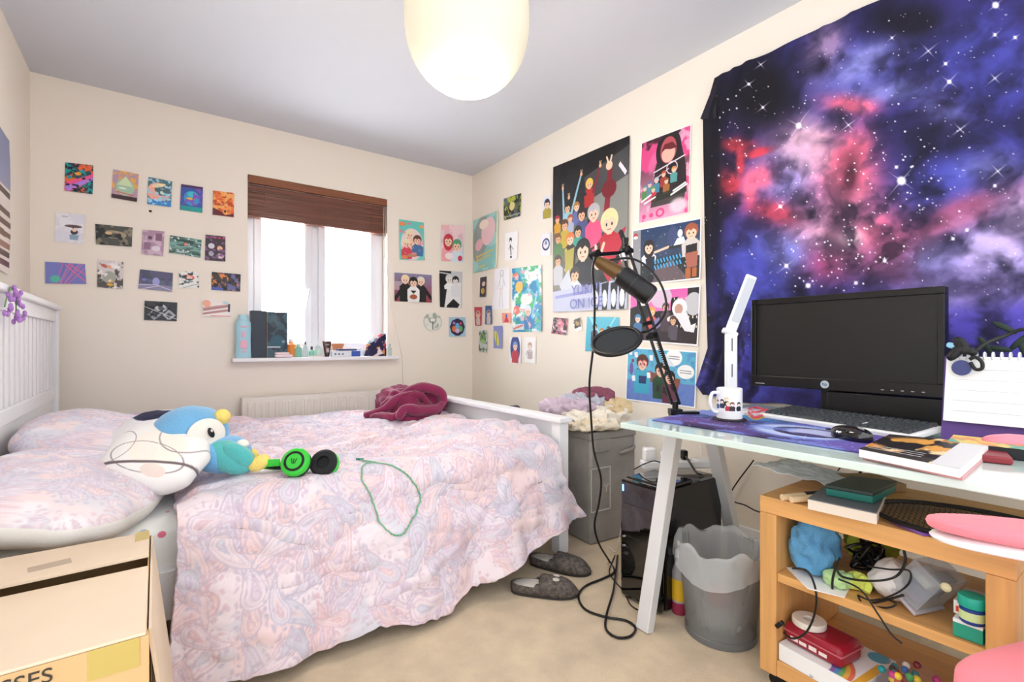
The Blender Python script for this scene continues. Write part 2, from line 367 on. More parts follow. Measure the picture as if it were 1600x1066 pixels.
# ----- paisley painter -----
def paisley_paint(U, V, n, seed, base=(240, 226, 232), lo=.045, hi=.085):
    rs = random.Random(seed); ny, nx = U.shape
    img = np.zeros((ny, nx, 3))+np.array(base)
    a = fbm(U*7, V*7, 3, seed); img = img+(np.array((246, 206, 200))-img)*(sst(.5, .62, a)*.75)[..., None]
    a = fbm(U*6+9, V*6, 3, seed+3); img = img+(np.array((196, 206, 220))-img)*(sst(.56, .64, a)*.75)[..., None]
    def stroke(mask, c, k):
        nonlocal sub
        sub += (np.array(c)-sub)*(mask*k)[..., None]
    u0, u1, v0, v1 = U.min(), U.max(), V.min(), V.max()
    du = U[0, 1]-U[0, 0]; dv = V[1, 0]-V[0, 0]
    for q in range(n):
        cx = rs.uniform(u0, u1); cy = rs.uniform(v0, v1); L = rs.uniform(lo, hi); ang = rs.uniform(0, 6.28); bend = rs.choice((-1, 1))
        R = L*1.9; i0 = max(0, int((cy-R-v0)/dv)); i1 = min(ny, int((cy+R-v0)/dv)+1); j0 = max(0, int((cx-R-u0)/du)); j1 = min(nx, int((cx+R-u0)/du)+1)
        if i1-i0 < 2 or j1-j0 < 2: continue
        sub = img[i0:i1, j0:j1]; X_ = U[i0:i1, j0:j1]-cx; Y_ = V[i0:i1, j0:j1]-cy
        xr = X_*math.cos(ang)+Y_*math.sin(ang); yr = -X_*math.sin(ang)+Y_*math.cos(ang)
        d = np.full(xr.shape, 9.)
        for k in range(14):
            s_ = k/13; px = (s_*1.7-.45)*L; py = bend*(s_**2.2)*L*.75; rr = L*.42*(1-s_)**.75
            d = np.minimum(d, np.hypot(xr-px, yr-py)-rr)
        body = rs.choice(((244, 222, 222), (247, 208, 202), (205, 214, 226), (238, 230, 240), (226, 216, 232), (247, 214, 208)))
        stroke(sst(.004, 0, d), body, .85)
        lc = rs.choice(((170, 150, 180), (186, 160, 184), (160, 158, 190), (200, 150, 165)))
        stroke(sst(.0035, .001, abs(d)), lc, .75)
        stroke(sst(.0035, .001, abs(d+L*.13)), lc, .45)
        stroke(sst(.003, -.002, d+L*.24), rs.choice(((196, 206, 222), (246, 196, 190), (214, 200, 224))), .8)
        stroke(sst(.003, .001, abs(d+L*.30)), lc, .6)
        th = np.arctan2(yr, xr); dots = np.cos(th*13)*.5+.5
        stroke(sst(.007, .002, abs(d-.013))*sst(.55, .8, dots), lc, .65)
        if q % 3 == 0: stroke(sst(.002, .0005, abs(d-.024)), lc, .4)
    b_ = vnoise(U*120, V*120, seed+5)*vnoise(U*47, V*47, seed+6)
    img += (np.array((186, 160, 186))-img)*(sst(.5, .62, b_)*.6)[..., None]
    return img
# ----- duvet -----
nx, ny = 520, 640
S_, A_ = np.meshgrid(np.linspace(0, 1, nx), np.linspace(0, 1, ny))
LT = 1.78
sx = np.interp(S_, [0, .12, .5, .72, .88, 1], [.42, .42, .45, .38, .31, .29])
a = A_*(LT+sx)
over = np.clip(a-LT, 0, None)
R = .075
y = np.where(a < LT-R, -.15-a, 0); z = np.zeros_like(a)
th = np.clip((a-(LT-R))/(R*1.57), 0, 1)*(math.pi/2)
yc = -.15-(LT-R)
y = np.where(a >= LT-R, yc-R*np.sin(th), y); z = np.where(a >= LT-R, -R*(1-np.cos(th)), z)
dr = np.clip(a-(LT-R+R*1.57), 0, None)
z = z-dr*.985; y = y-dr*.20
XR = -.735+.125*sst(.03, .3, dr); XLf = -2.14-.02*sst(0, .3, dr)
x = XLf+(XR-XLf)*S_
top = 1-sst(LT-.15, LT+.02, a)
wx = x*1.0; wy = a*1.0
warp = fbm(wx*2.2, wy*2.2, 3, 4)*1.3
rid = 1-abs(fbm(wx*3.2+warp, wy*6.5+warp*1.5, 4, 11)*2-1)*2.2
rid2 = 1-abs(fbm(wx*8+warp*3, wy*9, 3, 21)*2-1)*2
hgt = (fbm(wx*2.1, wy*2.1, 3, 31)-.5)*.075+(rid-.3)*.022+(rid2-.3)*.009+(fbm(wx*26, wy*26, 2, 5)-.5)*.004
zt = .505+hgt*(.4+.6*top)*top
zt = zt+.03*np.exp(-((x+.85)**2/.03))*top*sst(.1, .8, a)       # plump by the footboard
zt = zt-.05*sst(.3, 0, a)+(-.035)*sst(.05, 0, S_)*top
zt = zt-.03*sst(-1.75, -2.1, x)*top
side = 1-top
fold = (vnoise(x*7.5+dr*.6, dr*.8, 41)-.5)*.09+(vnoise(x*17+3, dr*1.5, 43)-.5)*.03
yt = y-(fold*sst(0, .35, dr)+hgt*.55)*side-.04*sst(.0, .2, dr)*sst(.2, .5, S_)*sst(.95, .7, S_)-.02*side
z = z+zt+.505*0; z = z-.02*side*0
z = z+side*((vnoise(x*5, x*0, 51)-.5)*.03*sst(.1, .4, dr))
z = np.maximum(z, .02)
img = paisley_paint(x+5, a, 620, 77); img = (np.array((234, 222, 230))*.44+img*.56)*.97
from mathutils.bvhtree import BVHTree
DV = np.stack([x, yt, z], -1)[::4, ::4]; dn_, dm_ = DV.shape[:2]
DBV = BVHTree.FromPolygons([Vector(q) for q in DV.reshape(-1, 3)], [(i*dm_+j, i*dm_+j+1, (i+1)*dm_+j+1, (i+1)*dm_+j) for i in range(dn_-1) for j in range(dm_-1)])
def on_duvet(px, py, lift=.004):
    r = Vector(ray(px, py)); h = DBV.ray_cast(Vector((CX, CY, CZ)), r.normalized())
    if h[0] is None: return None
    n = h[1] if h[1].dot(r) < 0 else -h[1]
    return h[0]+n*lift
grid_obj('duvet', np.stack([x, yt, z], -1)[::-1], img[::-1], M_cloth, solid=.022, label='pale pink and lilac paisley duvet spread over the bed', cat='duvet')
# ----- pillows -----
TU, TV = np.meshgrid(np.linspace(0, 1, 420), np.linspace(0, 1, 420))
TILE = paisley_paint(TU, TV, 190, 31, base=(240, 236, 242), lo=.035, hi=.065)
TILE = np.array((240, 238, 243))*.5+TILE*.5
def cushion(name, M, sz, label, cat, base=(240, 238, 238), n=60, seed=1, e1=.9, e2=.55, paint='paisley', amp=.012, fr=6):
    nu, nv = 300, 170; th, ph = np.meshgrid(np.linspace(0, 2*np.pi, nu), np.linspace(-np.pi/2, np.pi/2, nv))
    def sp(v, e): return np.sign(v)*abs(v)**e
    X = sp(np.cos(ph), .75)*sp(np.cos(th), e2); Y = sp(np.cos(ph), .75)*sp(np.sin(th), e2)
    rr = np.clip(np.maximum(abs(X), abs(Y)), 0, 1)
    Z = np.sign(np.sin(ph))*(abs(np.sin(ph))**e1)
    px, py, pz = X*sz[0], Y*sz[1], Z*sz[2]
    h = (fbm(px*fr+seed, py*fr+seed*2+pz*3, 3, seed)-.5)*amp*2+(1-abs(fbm(px*fr*1.6, py*fr*1.6+pz*5, 3, seed+9)*2-1)*2-.3)*amp*.5
    pz = pz+h*np.sign(pz)*(1-rr**3)
    e = sst(.75, 1, rr); px = px*(1+.03*e*np.sin(th*9+seed)); py = py*(1+.03*e*np.cos(th*7+seed))
    if paint == 'paisley':
        img = paisley_paint(px+1+pz*0, py+1+(pz+.2)*.8, 0, seed, base) if n == 0 else None
        g1, g2 = px, py; img = None
        img = TILE[((py+.5+(pz)*.6)*419).astype(int) % 420, ((px+.5+pz*.3)*419).astype(int) % 420]*np.array(base)/242
        img = np.where((pz < sz[2]*.15)[..., None] if n == 1 else False, np.array((238, 236, 232)), img)
    else:
        img = np.zeros(px.shape+(3,))+np.array(base)
        img = paint(img, px/sz[0], py/sz[1], pz)
    P3 = np.stack([px, py, pz], -1); R3 = np.array(M.to_3x3()); P3 = P3@R3.T+np.array(M.translation)
    return grid_obj(name, P3, img, M_cloth, label=label, cat=cat)
cushion('pillow', Mx((-2.415, -1.68, .535), rz=-12, ry=10), (.245, .35, .085), 'large front pillow with lilac paisley top and cream underside at bed corner', 'pillow', n=1, seed=2)
cushion('pillow', Mx((-2.33, -1.05, .57), rz=-4, ry=16), (.26, .38, .10), 'pale paisley pillow leaning on headboard behind the front pillow', 'pillow', n=60, seed=5)
cushion('pillow', Mx((-2.20, -.52, .53), rz=4, ry=6), (.27, .33, .07), 'lilac paisley pillow at the far side near the radiator', 'pillow', base=(226, 220, 234), seed=8)
def rab(img, u, v, z):
    def st(m, c): img[:] = img+(np.array(c)-img)*m[..., None]
    st(sst(.012, .0, np.hypot((u-.1)/.9, (v-.1)/.9)-.62), (240, 234, 224))
    for (cx, cy, rx, ry) in ((.05, -.25, .75, .42), (.45, .75, .55, .7), (-.75, -.1, .38, .5)):
        st(sst(.035, .012, abs(np.hypot((u-cx)/rx, (v-cy)/ry)-1)), (160, 148, 152))
    st(sst(.03, 0, np.hypot((u-.35)/.25, (v+.55)/.16)-1), (232, 216, 208))
    st(sst(.05, .02, abs(v+.42-.3*u)), (110, 96, 100)); return img
cushion('cushion', Mx((-2.185, -1.70, .605), rz=-38, rx=42, ry=12), (.145, .115, .055), 'cream cushion with drawn animal outline resting on the front pillow', 'cushion', base=(238, 236, 234), seed=12, paint=rab, e2=.75, e1=.85, amp=.006)
def navy(img, u, v, z):
    def st(m, c): img[:] = img+(np.array(c)-img)*m[..., None]
    st(sst(.05, 0, abs(v-.55-.2*np.sin(u*5))-.28), (40, 44, 76)); st(sst(.05, 0, np.hypot((u-.35)/.42, (v-.1)/.3)-1), (242, 180, 196)); return img
cushion('cushion', Mx((-2.16, -1.36, .61), rz=-36, rx=22), (.20, .16, .07), 'white cushion with navy and pink print behind the toy', 'cushion', base=(240, 238, 240), seed=14, paint=navy, e2=.7)
# ----- plush toy (plain stand-in bird) -----
toy = T('plush_bird', 'round blue plush bird toy with teal wing lying on the bed', 'soft toy', (-2.03, -1.64, .52))
M_pb = mat('plush_blue', '6faedb', .95, bump=.4, bscale=150, sheen=.4); M_pt = mat('plush_teal', '52b5b4', .95, bump=.4, bscale=150, sheen=.4)
M_pc = mat('plush_cream', 'efe9e2', .95, bump=.4, bscale=150); M_py = mat('plush_yellow', 'f0d678', .95, bump=.4, bscale=150)
M_pd = mat('plush_deep_blue', '4b8fc6', .95, bump=.4, bscale=150)
hc = Vector((-2.092, -1.625, .665))
vw = (Vector((CX, CY, CZ))-hc).normalized(); rg = Vector((CS, -SN, 0)); upv = Vector((0, 0, 1))
def hp(r, u, f): return hc+rg*r+upv*u+vw*f
b = MB(); b.sup(hc, (.112, .102, .088), 1, 1, 48, 32, amp=.003, fr=9); b.build('head', M_pb, toy)
def disc_on(c, nrm, rx, ry, th, m, name, parent, rot=0, bulge=1):
    nrm = Vector(nrm).normalized(); q = nrm.to_track_quat('Z', 'Y').to_matrix().to_4x4()
    b = MB(Matrix.Translation(Vector(c)) @ q @ Matrix.Rotation(math.radians(rot), 4, 'Z')); b.sup((0, 0, 0), (rx, ry, th), bulge, 1, 32, 12); return b.build(name, m, parent)
en = (rg*.62+vw*.85+upv*-.15).normalized()
ep = hc+Vector((en.x*.112, en.y*.102, en.z*.088))*.93
eo = disc_on(ep, en, .060, .055, .016, M_pc, 'eye_patch', toy)
e2 = ep+en*.015+rg*.008+upv*.010
disc_on(e2, en, .009, .018, .004, plain('plush_black', '15151a', .4), 'pupil', eo, rot=25)
disc_on(e2+en*.004+upv*.007, en, .003, .005, .002, M_pc, 'glint', eo, rot=25)
b = MB(); b.sup(hc+rg*.105+upv*.052-vw*.02, (.026, .024, .026), 1, 1, 20, 14); b.build('beak', M_py, toy)
bc = Vector((-2.005, -1.68, .590))
b = MB(); b.sup(bc, (.088, .075, .062), .9, 1, 40, 24, amp=.004, fr=10); b.build('body', M_pb, toy)
b = MB(Mx(bc+rg*.02+vw*.035+upv*-.008, rz=-36, ry=20)); b.sup((0, 0, 0), (.085, .045, .050), .9, .9, 36, 20, amp=.004, fr=12); w_ = b.build('wing', M_pt, toy)
b = MB(Mx(bc+rg*.045+vw*.06+upv*-.0, rz=-36, ry=30)); b.sup((0, 0, 0), (.055, .022, .030), .9, .9, 30, 16); b.build('wing_flap', M_pt, w_)
b = MB(Mx(bc-rg*.03+vw*.03+upv*.0, rz=-36, ry=-18)); b.sup((0, 0, 0), (.06, .05, .028), .9, .9, 30, 16); b.build('collar', M_pd, toy)
b = MB(); b.sup(bc+rg*.065+vw*.01+upv*.033, (.02, .02, .016), 1, 1, 20, 12); b.build('belly_patch', M_pc, toy)
for rr_, ff, uu, sz in ((.118, .035, -.028, .036), (.095, -.055, -.010, .030)):
    b = MB(Mx(bc+rg*rr_+vw*ff+upv*uu, rz=-25, ry=-25)); b.sup((0, 0, 0), (sz, .024, .024), .9, .9, 24, 14); b.build('foot', M_py, toy)
# ----- headphones -----
hd = T('headphones', 'bright green and black over-ear headphones lying on the duvet', 'headphones', (-1.80, -1.82, .53))
M_g = mat('green_plastic', '35c23a', .35); M_pad = mat('ear_pad', '17171b', .7)
cN = (vw*.85+rg*-.45+upv*.25).normalized()
c1 = Vector((-1.812, -1.855, .568)); c2 = c1-cN*.062+rg*.075+upv*.012
for c, sgn in ((c1, 1), (c2, -1)):
    n_ = cN*sgn; q = Matrix.Translation(c) @ n_.to_track_quat('Z', 'Y').to_matrix().to_4x4()
    b = MB(q); b.lathe((0, 0, 0), [(.040, -.006), (.047, 0), (.047, .010), (.042, .016), (.030, .018)], 36); cup = b.build('ear_cup', M_g, hd)
    b = MB(q); b.lathe((0, 0, 0), [(.033, .0178), (.033, .020), (.026, .0205), (.026, .018)], 36, cap=False); b.build('cup_ring', M_black, cup)
    b = MB(q); b.lathe((0, 0, 0), [(.025, .018), (.025, .0195), (.0, .0205)], 36); b.build('cup_disc', M_g, cup)
    b = MB(q)
    for k in (-1, 0, 1): b.tube(catmull([(k*.004, -.009, .0212), (k*.006, 0, .0215), (k*.009, .008, .0212)]), .0012, 6)
    b.build('cup_emblem', M_black, cup)
    b = MB(q); b.lathe((0, 0, 0), [(.044, -.006), (.046, -.014), (.038, -.022), (.022, -.022), (.020, -.008)], 36); b.build('ear_pad', M_pad, cup)
bp = [c1+cN*.004-rg*.052, c1+cN*.003-rg*.10+upv*-.004, c1-cN*.03-rg*.125, c1-cN*.075-rg*.09+upv*.006, c2+cN*.0-rg*.10+upv*.004, c2+cN*-.01-rg*.045]
b = MB(); cp = catmull(bp, 10)
for i in range(len(cp)-1): b.bar(cp[i], cp[i+1]+(cp[i+1]-cp[i])*.1, .007, .024)
b.build('headband', M_g, hd, bevel=.002)
b = MB(); cp2 = catmull([q+(c1-cN*.03-q).normalized()*.010 for q in bp[1:5]], 10)
for i in range(len(cp2)-1): b.bar(cp2[i], cp2[i+1], .010, .020)
b.build('headband_cushion', M_pad, hd)
# ----- green cord necklace -----
pts = [(560, 728), (585, 734), (612, 738), (637, 752), (650, 780), (640, 812), (622, 836), (600, 828), (583, 805), (575, 780), (563, 755), (568, 738), (585, 733)]
def bedpt(px, py, d=0):
    p = AZ(px, py, .545)
    if p.y < -1.93: 
        p = AY(px, py, -2.015-d)
    return p
np_ = [q for q in (on_duvet(p_.x, p_.y, .0265) for p_ in catmull([Vector((a_, b_, 0)) for a_, b_ in pts], 5)) if q is not None]
nk = T('beaded_necklace', 'thin green cord necklace lying over the front edge of the duvet', 'necklace', (-1.55, -2.0, .5))
b = MB(); b.tube(catmull(np_, 3), .0024, 6); b.build('cord', plain('cord_green', '6faf86', .6), nk)
b = MB()
for q in np_[12:34]: b.sup(q, (.0035, .0035, .0035), 1, 1, 8, 6)
b.build('beads', plain('bead_green', '5ea578', .4), nk)
b = MB(); b.tube([np_[1]-rg*.015, np_[1]+rg*.012], .004, 8); b.build('clasp', plain('clasp_teal', '2d7f70', .4), nk)
# ----- maroon throw -----
def lump(name, c, sz, m, label=None, cat=None, rz=0, amp=.02, fr=9, seed=0, parts=(), parent=None, e1=.9, e2=.9, flat=True, rx=0, ry=0):
    M = Mx(c, rz=rz, rx=rx, ry=ry); b = MB(M)
    def f(p): return p
    b.sup((0, 0, 0), sz, e1, e2, 90, 56, amp=amp, fr=fr, seed=seed, ridge=True)
    for (q, r) in parts: b.tube(catmull(q, 8), r, 14, radii=[r*(.55+.45*math.sin(math.pi*min(1, max(0, (i+2)/(len(q)*8-4))))) for i in range((len(q)-1)*8+1)])
    if flat:
        zmin = c[2]-sz[2]*.8
        for v in b.v:
            if v.z < zmin: v.z = zmin+(v.z-zmin)*.1
    return b.build(name, m, parent, label=label, cat=cat)
M_mar = mat('maroon_fleece', '8a2450', .95, sheen=.35, bump=.5, bscale=120, vary=.15, vscale=6)
th_ = T('throw_blanket', 'crumpled maroon fleece throw against the footboard end of the bed', 'blanket', (-.95, -.75, .5))
lump('blanket_body', (-.90, -.74, .585), (.20, .20, .105), M_mar, rz=-30, amp=.034, fr=5, seed=3, parent=th_)
def cloth_fold(name, parent, m, pts, r, fl=.6):
    b = MB(); cp = catmull(pts, 10); n = len(cp)
    b.tube(cp, r, 18, radii=[r*(.35+.65*math.sin(math.pi*(i+1)/(n+1))**.6)*(1+.05*math.sin(i*.5)) for i in range(n)]); return b.build(name, m, parent)
def V3(px, py, y): return AY(px, py, y)
cloth_fold('blanket_fold', th_, M_mar, [V3(570, 650, -.80), V3(600, 640, -.86), V3(625, 622, -.88), V3(655, 618, -.90), V3(668, 632, -.92)], .028)
cloth_fold('blanket_fold', th_, M_mar, [V3(622, 655, -1.03), V3(632, 640, -1.02), V3(655, 642, -1.02), V3(680, 640, -1.0), V3(692, 630, -.98)], .032)
cloth_fold('blanket_fold', th_, M_mar, [V3(622, 622, -.84), V3(645, 608, -.86), V3(668, 606, -.92), V3(690, 615, -.96), V3(694, 632, -.98)], .03)
cloth_fold('blanket_fold', th_, M_mar, [V3(630, 640, -1.0), V3(615, 652, -.98), V3(595, 650, -.9), V3(580, 652, -.84)], .024)
cloth_fold('blanket_fold', th_, M_mar, [V3(568, 648, -.78), V3(585, 648, -.8), V3(605, 650, -.88), V3(635, 655, -1.0), V3(670, 650, -1.0)], .024)
# ================= HAMPER =================
hm = T('laundry_hamper', 'grey fabric laundry hamper with lid beside the bed foot', 'laundry hamper', (-.36, -1.76, 0))
M_ham = mat('grey_felt', '9b9690', .95, bump=.5, bscale=180, vary=.18, vscale=7)
HM = Mx((-.355, -1.765, 0), rz=-4)
b = MB(HM); b.box(-.15, -.17, 0, .15, .17, .50); b.build('body', M_ham, hm, bevel=.012)
b = MB(HM); b.box(-.154, -.174, .495, .154, .174, .535); b.build('lid', M_ham, hm, bevel=.01)
b = MB(HM); b.box(-.13, -.178, .44, -.02, -.170, .5); b.build('lid_flap', M_ham, hm, bevel=.003)
b = MB(HM); b.tube(catmull([(.04, -.172, .42), (.06, -.185, .43), (.09, -.192, .435), (.12, -.185, .44), (.135, -.172, .445)]), .009, 10); b.build('handle', M_ham, hm)
b = MB(HM)
for q in ((-.148, -.022, .36, .365), (-.148, -.022, .155, .16), (-.148, -.143, .155, .365), (-.027, -.022, .155, .365)):
    b.box(q[0], -.1725, q[2], q[1], -.170, q[3])
b.build('panel_outline', plain('pale_grey_line', 'c4c2bc', .8), hm, smooth=False)
text('panel_letter', 'Y', .06, plain('pale_grey_line', 'c4c2bc'), hm, HM @ Mx((-.05, -.1722, .26), rx=90))
# clothes on top, folded garment stack
M_c = [mat('fabric_cream', 'e9ddc6', .9, bump=.4, bscale=140), mat('fabric_ivory', 'efe8da', .9, bump=.4, bscale=140), mat('fabric_lilac', 'c9b6c6', .9, bump=.4, bscale=140),
       mat('fabric_plum', '8d5266', .9, bump=.4, bscale=140), mat('fabric_greyblue', 'b9bcc8', .9, bump=.4, bscale=140), mat('fabric_sand', 'dcc79e', .9, bump=.4, bscale=140)]
for i, (c, sz, mi, rz, lab) in enumerate((
        ((-.40, -1.81, .560), (.17, .15, .024), 0, -8, 'cream crumpled cloth at the bottom of the pile on the hamper'),
        ((-.37, -1.80, .588), (.19, .14, .026), 1, -30, 'ivory folded cloth in the middle of the pile on the hamper'),
        ((-.27, -1.83, .612), (.10, .10, .026), 5, -40, 'sand coloured rolled cloth at the right of the hamper pile'),
        ((-.44, -1.72, .618), (.16, .12, .026), 2, -20, 'lilac cloth draped over the left of the hamper pile'),
        ((-.36, -1.74, .640), (.11, .10, .020), 4, -35, 'grey blue cloth near the top of the hamper pile'),
        ((-.31, -1.75, .655), (.10, .07, .022), 3, -30, 'plum coloured garment on top of the hamper pile'))):
    c = (c[0]-.01, c[1], .537+(c[2]-.537)*1.28); sz = (sz[0]*.95, sz[1]*.95, sz[2]*1.25)
    lump('folded_garment', c, sz, M_c[mi], lab, 'clothes', rz=rz, amp=.022, fr=12, seed=20+i, e1=.7, e2=.8)
# ================= SLIPPERS =================
M_sl = mat('slipper_felt', '6a625c', .95, bump=1, bscale=120, vary=.6, vscale=70); M_fur = mat('slipper_lining', 'cfc8c0', .95, bump=.8, bscale=150)
def slipper(p0, p1, label, bow):
    p0, p1 = Vector(p0), Vector(p1); d = p1-p0; L = d.length; rz = math.degrees(math.atan2(d.y, d.x)); c = (p0+p1)/2
    t = T('slipper', label, 'slipper', (c.x, c.y, 0), 'pair of grey slippers'); M = Mx((c.x, c.y, 0), rz=rz)
    nu, nv = 40, 16; vs = []; fs = []
    prof = [(0, .0), (.6, 0), (1, .004), (1.02, .015), (1, .026)]
    def half(u): # u -1..1 along length
        return (.044+.008*math.sin(u*2.2))*math.sqrt(max(0, 1-abs(u)**3.2))
    b = MB(M); ring = [(math.copysign(1, 1)*L/2*math.cos(a), half(math.cos(a))*math.copysign(1, math.sin(a))*min(1, abs(math.sin(a))*3)) for a in [2*math.pi*(k+.5)/40 for k in range(40)]]
    b.prism(ring, .018, Mx()); b.build('sole', mat('slipper_sole', '3a3734', .9), t, bevel=.004)
    # upper: toe cap shell from the middle forward, low rim behind
    b = MB(M); U = 26; W = 14
    for i in range(U+1):
        u = -1+2*i/U; x_ = u*L/2*.99; hw = half(u)*1.03+.001; hh = (.055-.018*max(0, u)) * (1-max(0, u)**6) if u > -.15 else .040+.012*max(0, -u-.3)
        for k in range(W+1):
            f = k/W; ang = math.pi*f
            if u > -.12: yy = -hw*math.cos(ang); zz = .014+hh*math.sin(ang)**.7*(1-abs(u)**8)
            else:
                e = min(1, (-.12-u)*6); am = ang if e < 0 else ang
                lim = .5-.33*e
                g = f if f < .5 else 1-f; g2 = min(g, lim); a2 = math.pi*g2; yy = hw*math.cos(a2)*(-1 if f < .5 else 1)
                zz = .014+hh*math.sin(a2)**.7
                if g > lim: yy = yy*(1-0); zz -= (g-lim)*.10; yy *= (1-(g-lim)*.7)
            b.v.append(M @ Vector((x_, yy, zz)))
    for i in range(U):
        for k in range(W):
            u = -1+2*(i+.5)/U
            if u < -.12 and u > -.86 and 4 <= k <= W-5: continue
            b.f.append([i*(W+1)+k, (i+1)*(W+1)+k, (i+1)*(W+1)+k+1, i*(W+1)+k+1]); b.mi.append(0)
    b.build('upper', M_sl, t, solid=.006)
    b = MB(M); b.sup((-L*.22, 0, .030), (L*.25, .036, .014), .6, .9, 28, 12); b.build('lining', M_fur, t)
    if bow:
        b = MB(M); b.sup((L*.16, -.014, .062), (.016, .012, .006), 1, 1, 14, 8); b.sup((L*.16, .014, .062), (.016, .012, .006), 1, 1, 14, 8); b.build('bow', M_fur, t)
slipper((-.865, -1.90, 0), (-.725, -2.135, 0), 'grey felt slipper lying nearer the hamper, toe pointing right', False)
slipper((-1.075, -2.05, 0), (-.88, -2.225, 0), 'grey felt slipper with small bow, nearer the camera', True)
#PART2
# ================= WALL ART =================
HX = {}
def rgb(c):
    if not isinstance(c, str): return np.array(c, float)
    if c not in HX:
        k = c if len(c) == 6 else ''.join(i+i for i in c)
        HX[c] = np.array([int(k[i:i+2], 16) for i in (0, 2, 4)], float)
    return HX[c]
class Art:
    # u across 0..1, v down 0..1 ; radii in units of the width
    def __init__(s, nx, ny, asp, bg):
        s.U, s.V = np.meshgrid(np.linspace(0, 1, nx), np.linspace(0, 1, ny)); s.W = s.V*asp; s.asp = asp
        s.I = np.zeros((ny, nx, 3))+rgb(bg); s.px = 1.0/nx
    def put(s, m, c, k=1): s.I += (rgb(c)-s.I)*(np.clip(m, 0, 1)*k)[..., None]
    def G(s, c0, c1, a=90):
        t = s.V if a == 90 else (s.U if a == 0 else (s.U+s.V)/2)
        s.I = rgb(c0)*(1-t)[..., None]+rgb(c1)*t[..., None]
    def E(s, x, y, rx, ry, c, rot=0, k=1, soft=0):
        X = s.U-x; Y = s.W-y*s.asp; a = math.radians(rot); X, Y = X*math.cos(a)+Y*math.sin(a), -X*math.sin(a)+Y*math.cos(a)
        d = (np.hypot(X/rx, Y/ry)-1)*min(rx, ry); f = max(s.px, soft); s.put(sst(f*.6, -f*.6, d), c, k)
    def O(s, x, y, rx, ry, w, c, rot=0):
        X = s.U-x; Y = s.W-y*s.asp; a = math.radians(rot); X, Y = X*math.cos(a)+Y*math.sin(a), -X*math.sin(a)+Y*math.cos(a)
        d = abs((np.hypot(X/rx, Y/ry)-1)*min(rx, ry)); s.put(sst(w/2+s.px*.6, w/2-s.px*.4, d), c)
    def R(s, x0, y0, x1, y1, c, k=1):
        s.put(((s.U >= x0) & (s.U <= x1) & (s.V >= y0) & (s.V <= y1))*1.0, c, k)
    def P(s, pts, c, k=1):
        m = np.zeros(s.U.shape, bool); n = len(pts)
        for i in range(n):
            (x0, y0), (x1, y1) = pts[i], pts[(i+1) % n]
            if y0 == y1: continue
            cnd = ((y0 > s.V) != (y1 > s.V)) & (s.U < (x1-x0)*(s.V-y0)/(y1-y0)+x0); m ^= cnd
        s.put(m*1.0, c, k)
    def L(s, x0, y0, x1, y1, w, c, w1=None):
        X = s.U-x0; Y = s.W-y0*s.asp; dx = x1-x0; dy = (y1-y0)*s.asp; q = dx*dx+dy*dy+1e-12; t = np.clip((X*dx+Y*dy)/q, 0, 1)
        ww = w+(0 if w1 is None else (w1-w)*t); d = np.hypot(X-t*dx, Y-t*dy)-ww/2; s.put(sst(s.px*.6, -s.px*.6, d), c)
    def N(s, c, sc, th, seed, k=1, soft=.06, sx=1, sy=1):
        s.put(sst(th-soft, th+soft, fbm(s.U*sc*sx+seed, s.W*sc*sy, 4, seed)), c, k)
    def B(s, x0, y0, x1, y1, wd=.012, c='fff'):    # white border
        m = (s.U < wd) | (s.U > 1-wd) | (s.W < wd) | (s.W > s.asp-wd); s.put(m*1.0, c)
    def F(s, x, y, r, hair, skin, top, body=1, arm=None, long=0):    # a plain cartoon person, head radius r
        a = s.asp
        if body:
            s.P([(x-r*.45, y+r*.8/a), (x+r*.45, y+r*.8/a), (x+r*1.5, y+r*1.7/a), (x+r*1.35, y+r*(1.7+2.2*body)/a), (x-r*1.35, y+r*(1.7+2.2*body)/a), (x-r*1.5, y+r*1.7/a)], top)
        if long: s.E(x, y+r*.35/a, r*1.12, r*1.6, hair)
        if arm:
            for (ax, ay, c2) in arm:
                s.L(x+math.copysign(r*1.1, ax-x), y+r*1.9/a, ax, ay, r*.7, c2, r*.45); s.E(ax, ay, r*.38, r*.42, skin)
                s.L(ax, ay, ax-r*.2, ay-r*.9/a, r*.2, skin); s.L(ax, ay, ax+r*.25, ay-r*.9/a, r*.2, skin)
        s.R(x-r*.28, y+r*.5/a, x+r*.28, y+r*1.15/a, skin)
        s.E(x, y-r*.12/a, r*1.08, r*1.1, hair); s.E(x, y+r*.18/a, r*.80, r*.92, skin)
        s.P([(x-r*.85, y-r*.05/a), (x-r*.7, y-r*.7/a), (x, y-r*1.0/a), (x+r*.75, y-r*.7/a), (x+r*.85, y-r*.02/a), (x+r*.3, y-r*.4/a), (x-r*.1, y-r*.1/a), (x-r*.4, y-r*.38/a)], hair)
        if r > .035:
            for q in (-1, 1): s.E(x+q*r*.33, y+r*.22/a, r*.10, r*.15, '322')
            s.L(x-r*.2, y+r*.68/a, x+r*.2, y+r*.66/a, r*.08, 'a55')
SK = 'f6d2b6'; SK2 = 'e8b890'
def p_neon(A): A.N('f4683a', 5, .55, 3); A.N('18a0a0', 6, .55, 9); A.P([(0, .72), (1, .3), (1, .5), (.2, 1), (0, 1)], 'f05a9a'); A.P([(0, .85), (1, .42), (1, .5), (.1, 1)], 'b088e8'); A.E(.45, .35, .12, .08, 'f8a030'); A.N('182030', 9, .62, 5)
def p_dome(A): A.N('f0b050', 6, .6, 2); A.E(.5, .55, .36, .42, 'a8ccb0'); A.P([(.5, .15), (.8, .5), (.2, .5)], 'd8e8b8'); A.E(.4, .6, .16, .05, 'e8f0d8'); A.R(0, .86, 1, 1, '402830'); A.L(.2, .75, .8, .8, .05, 'e06060')
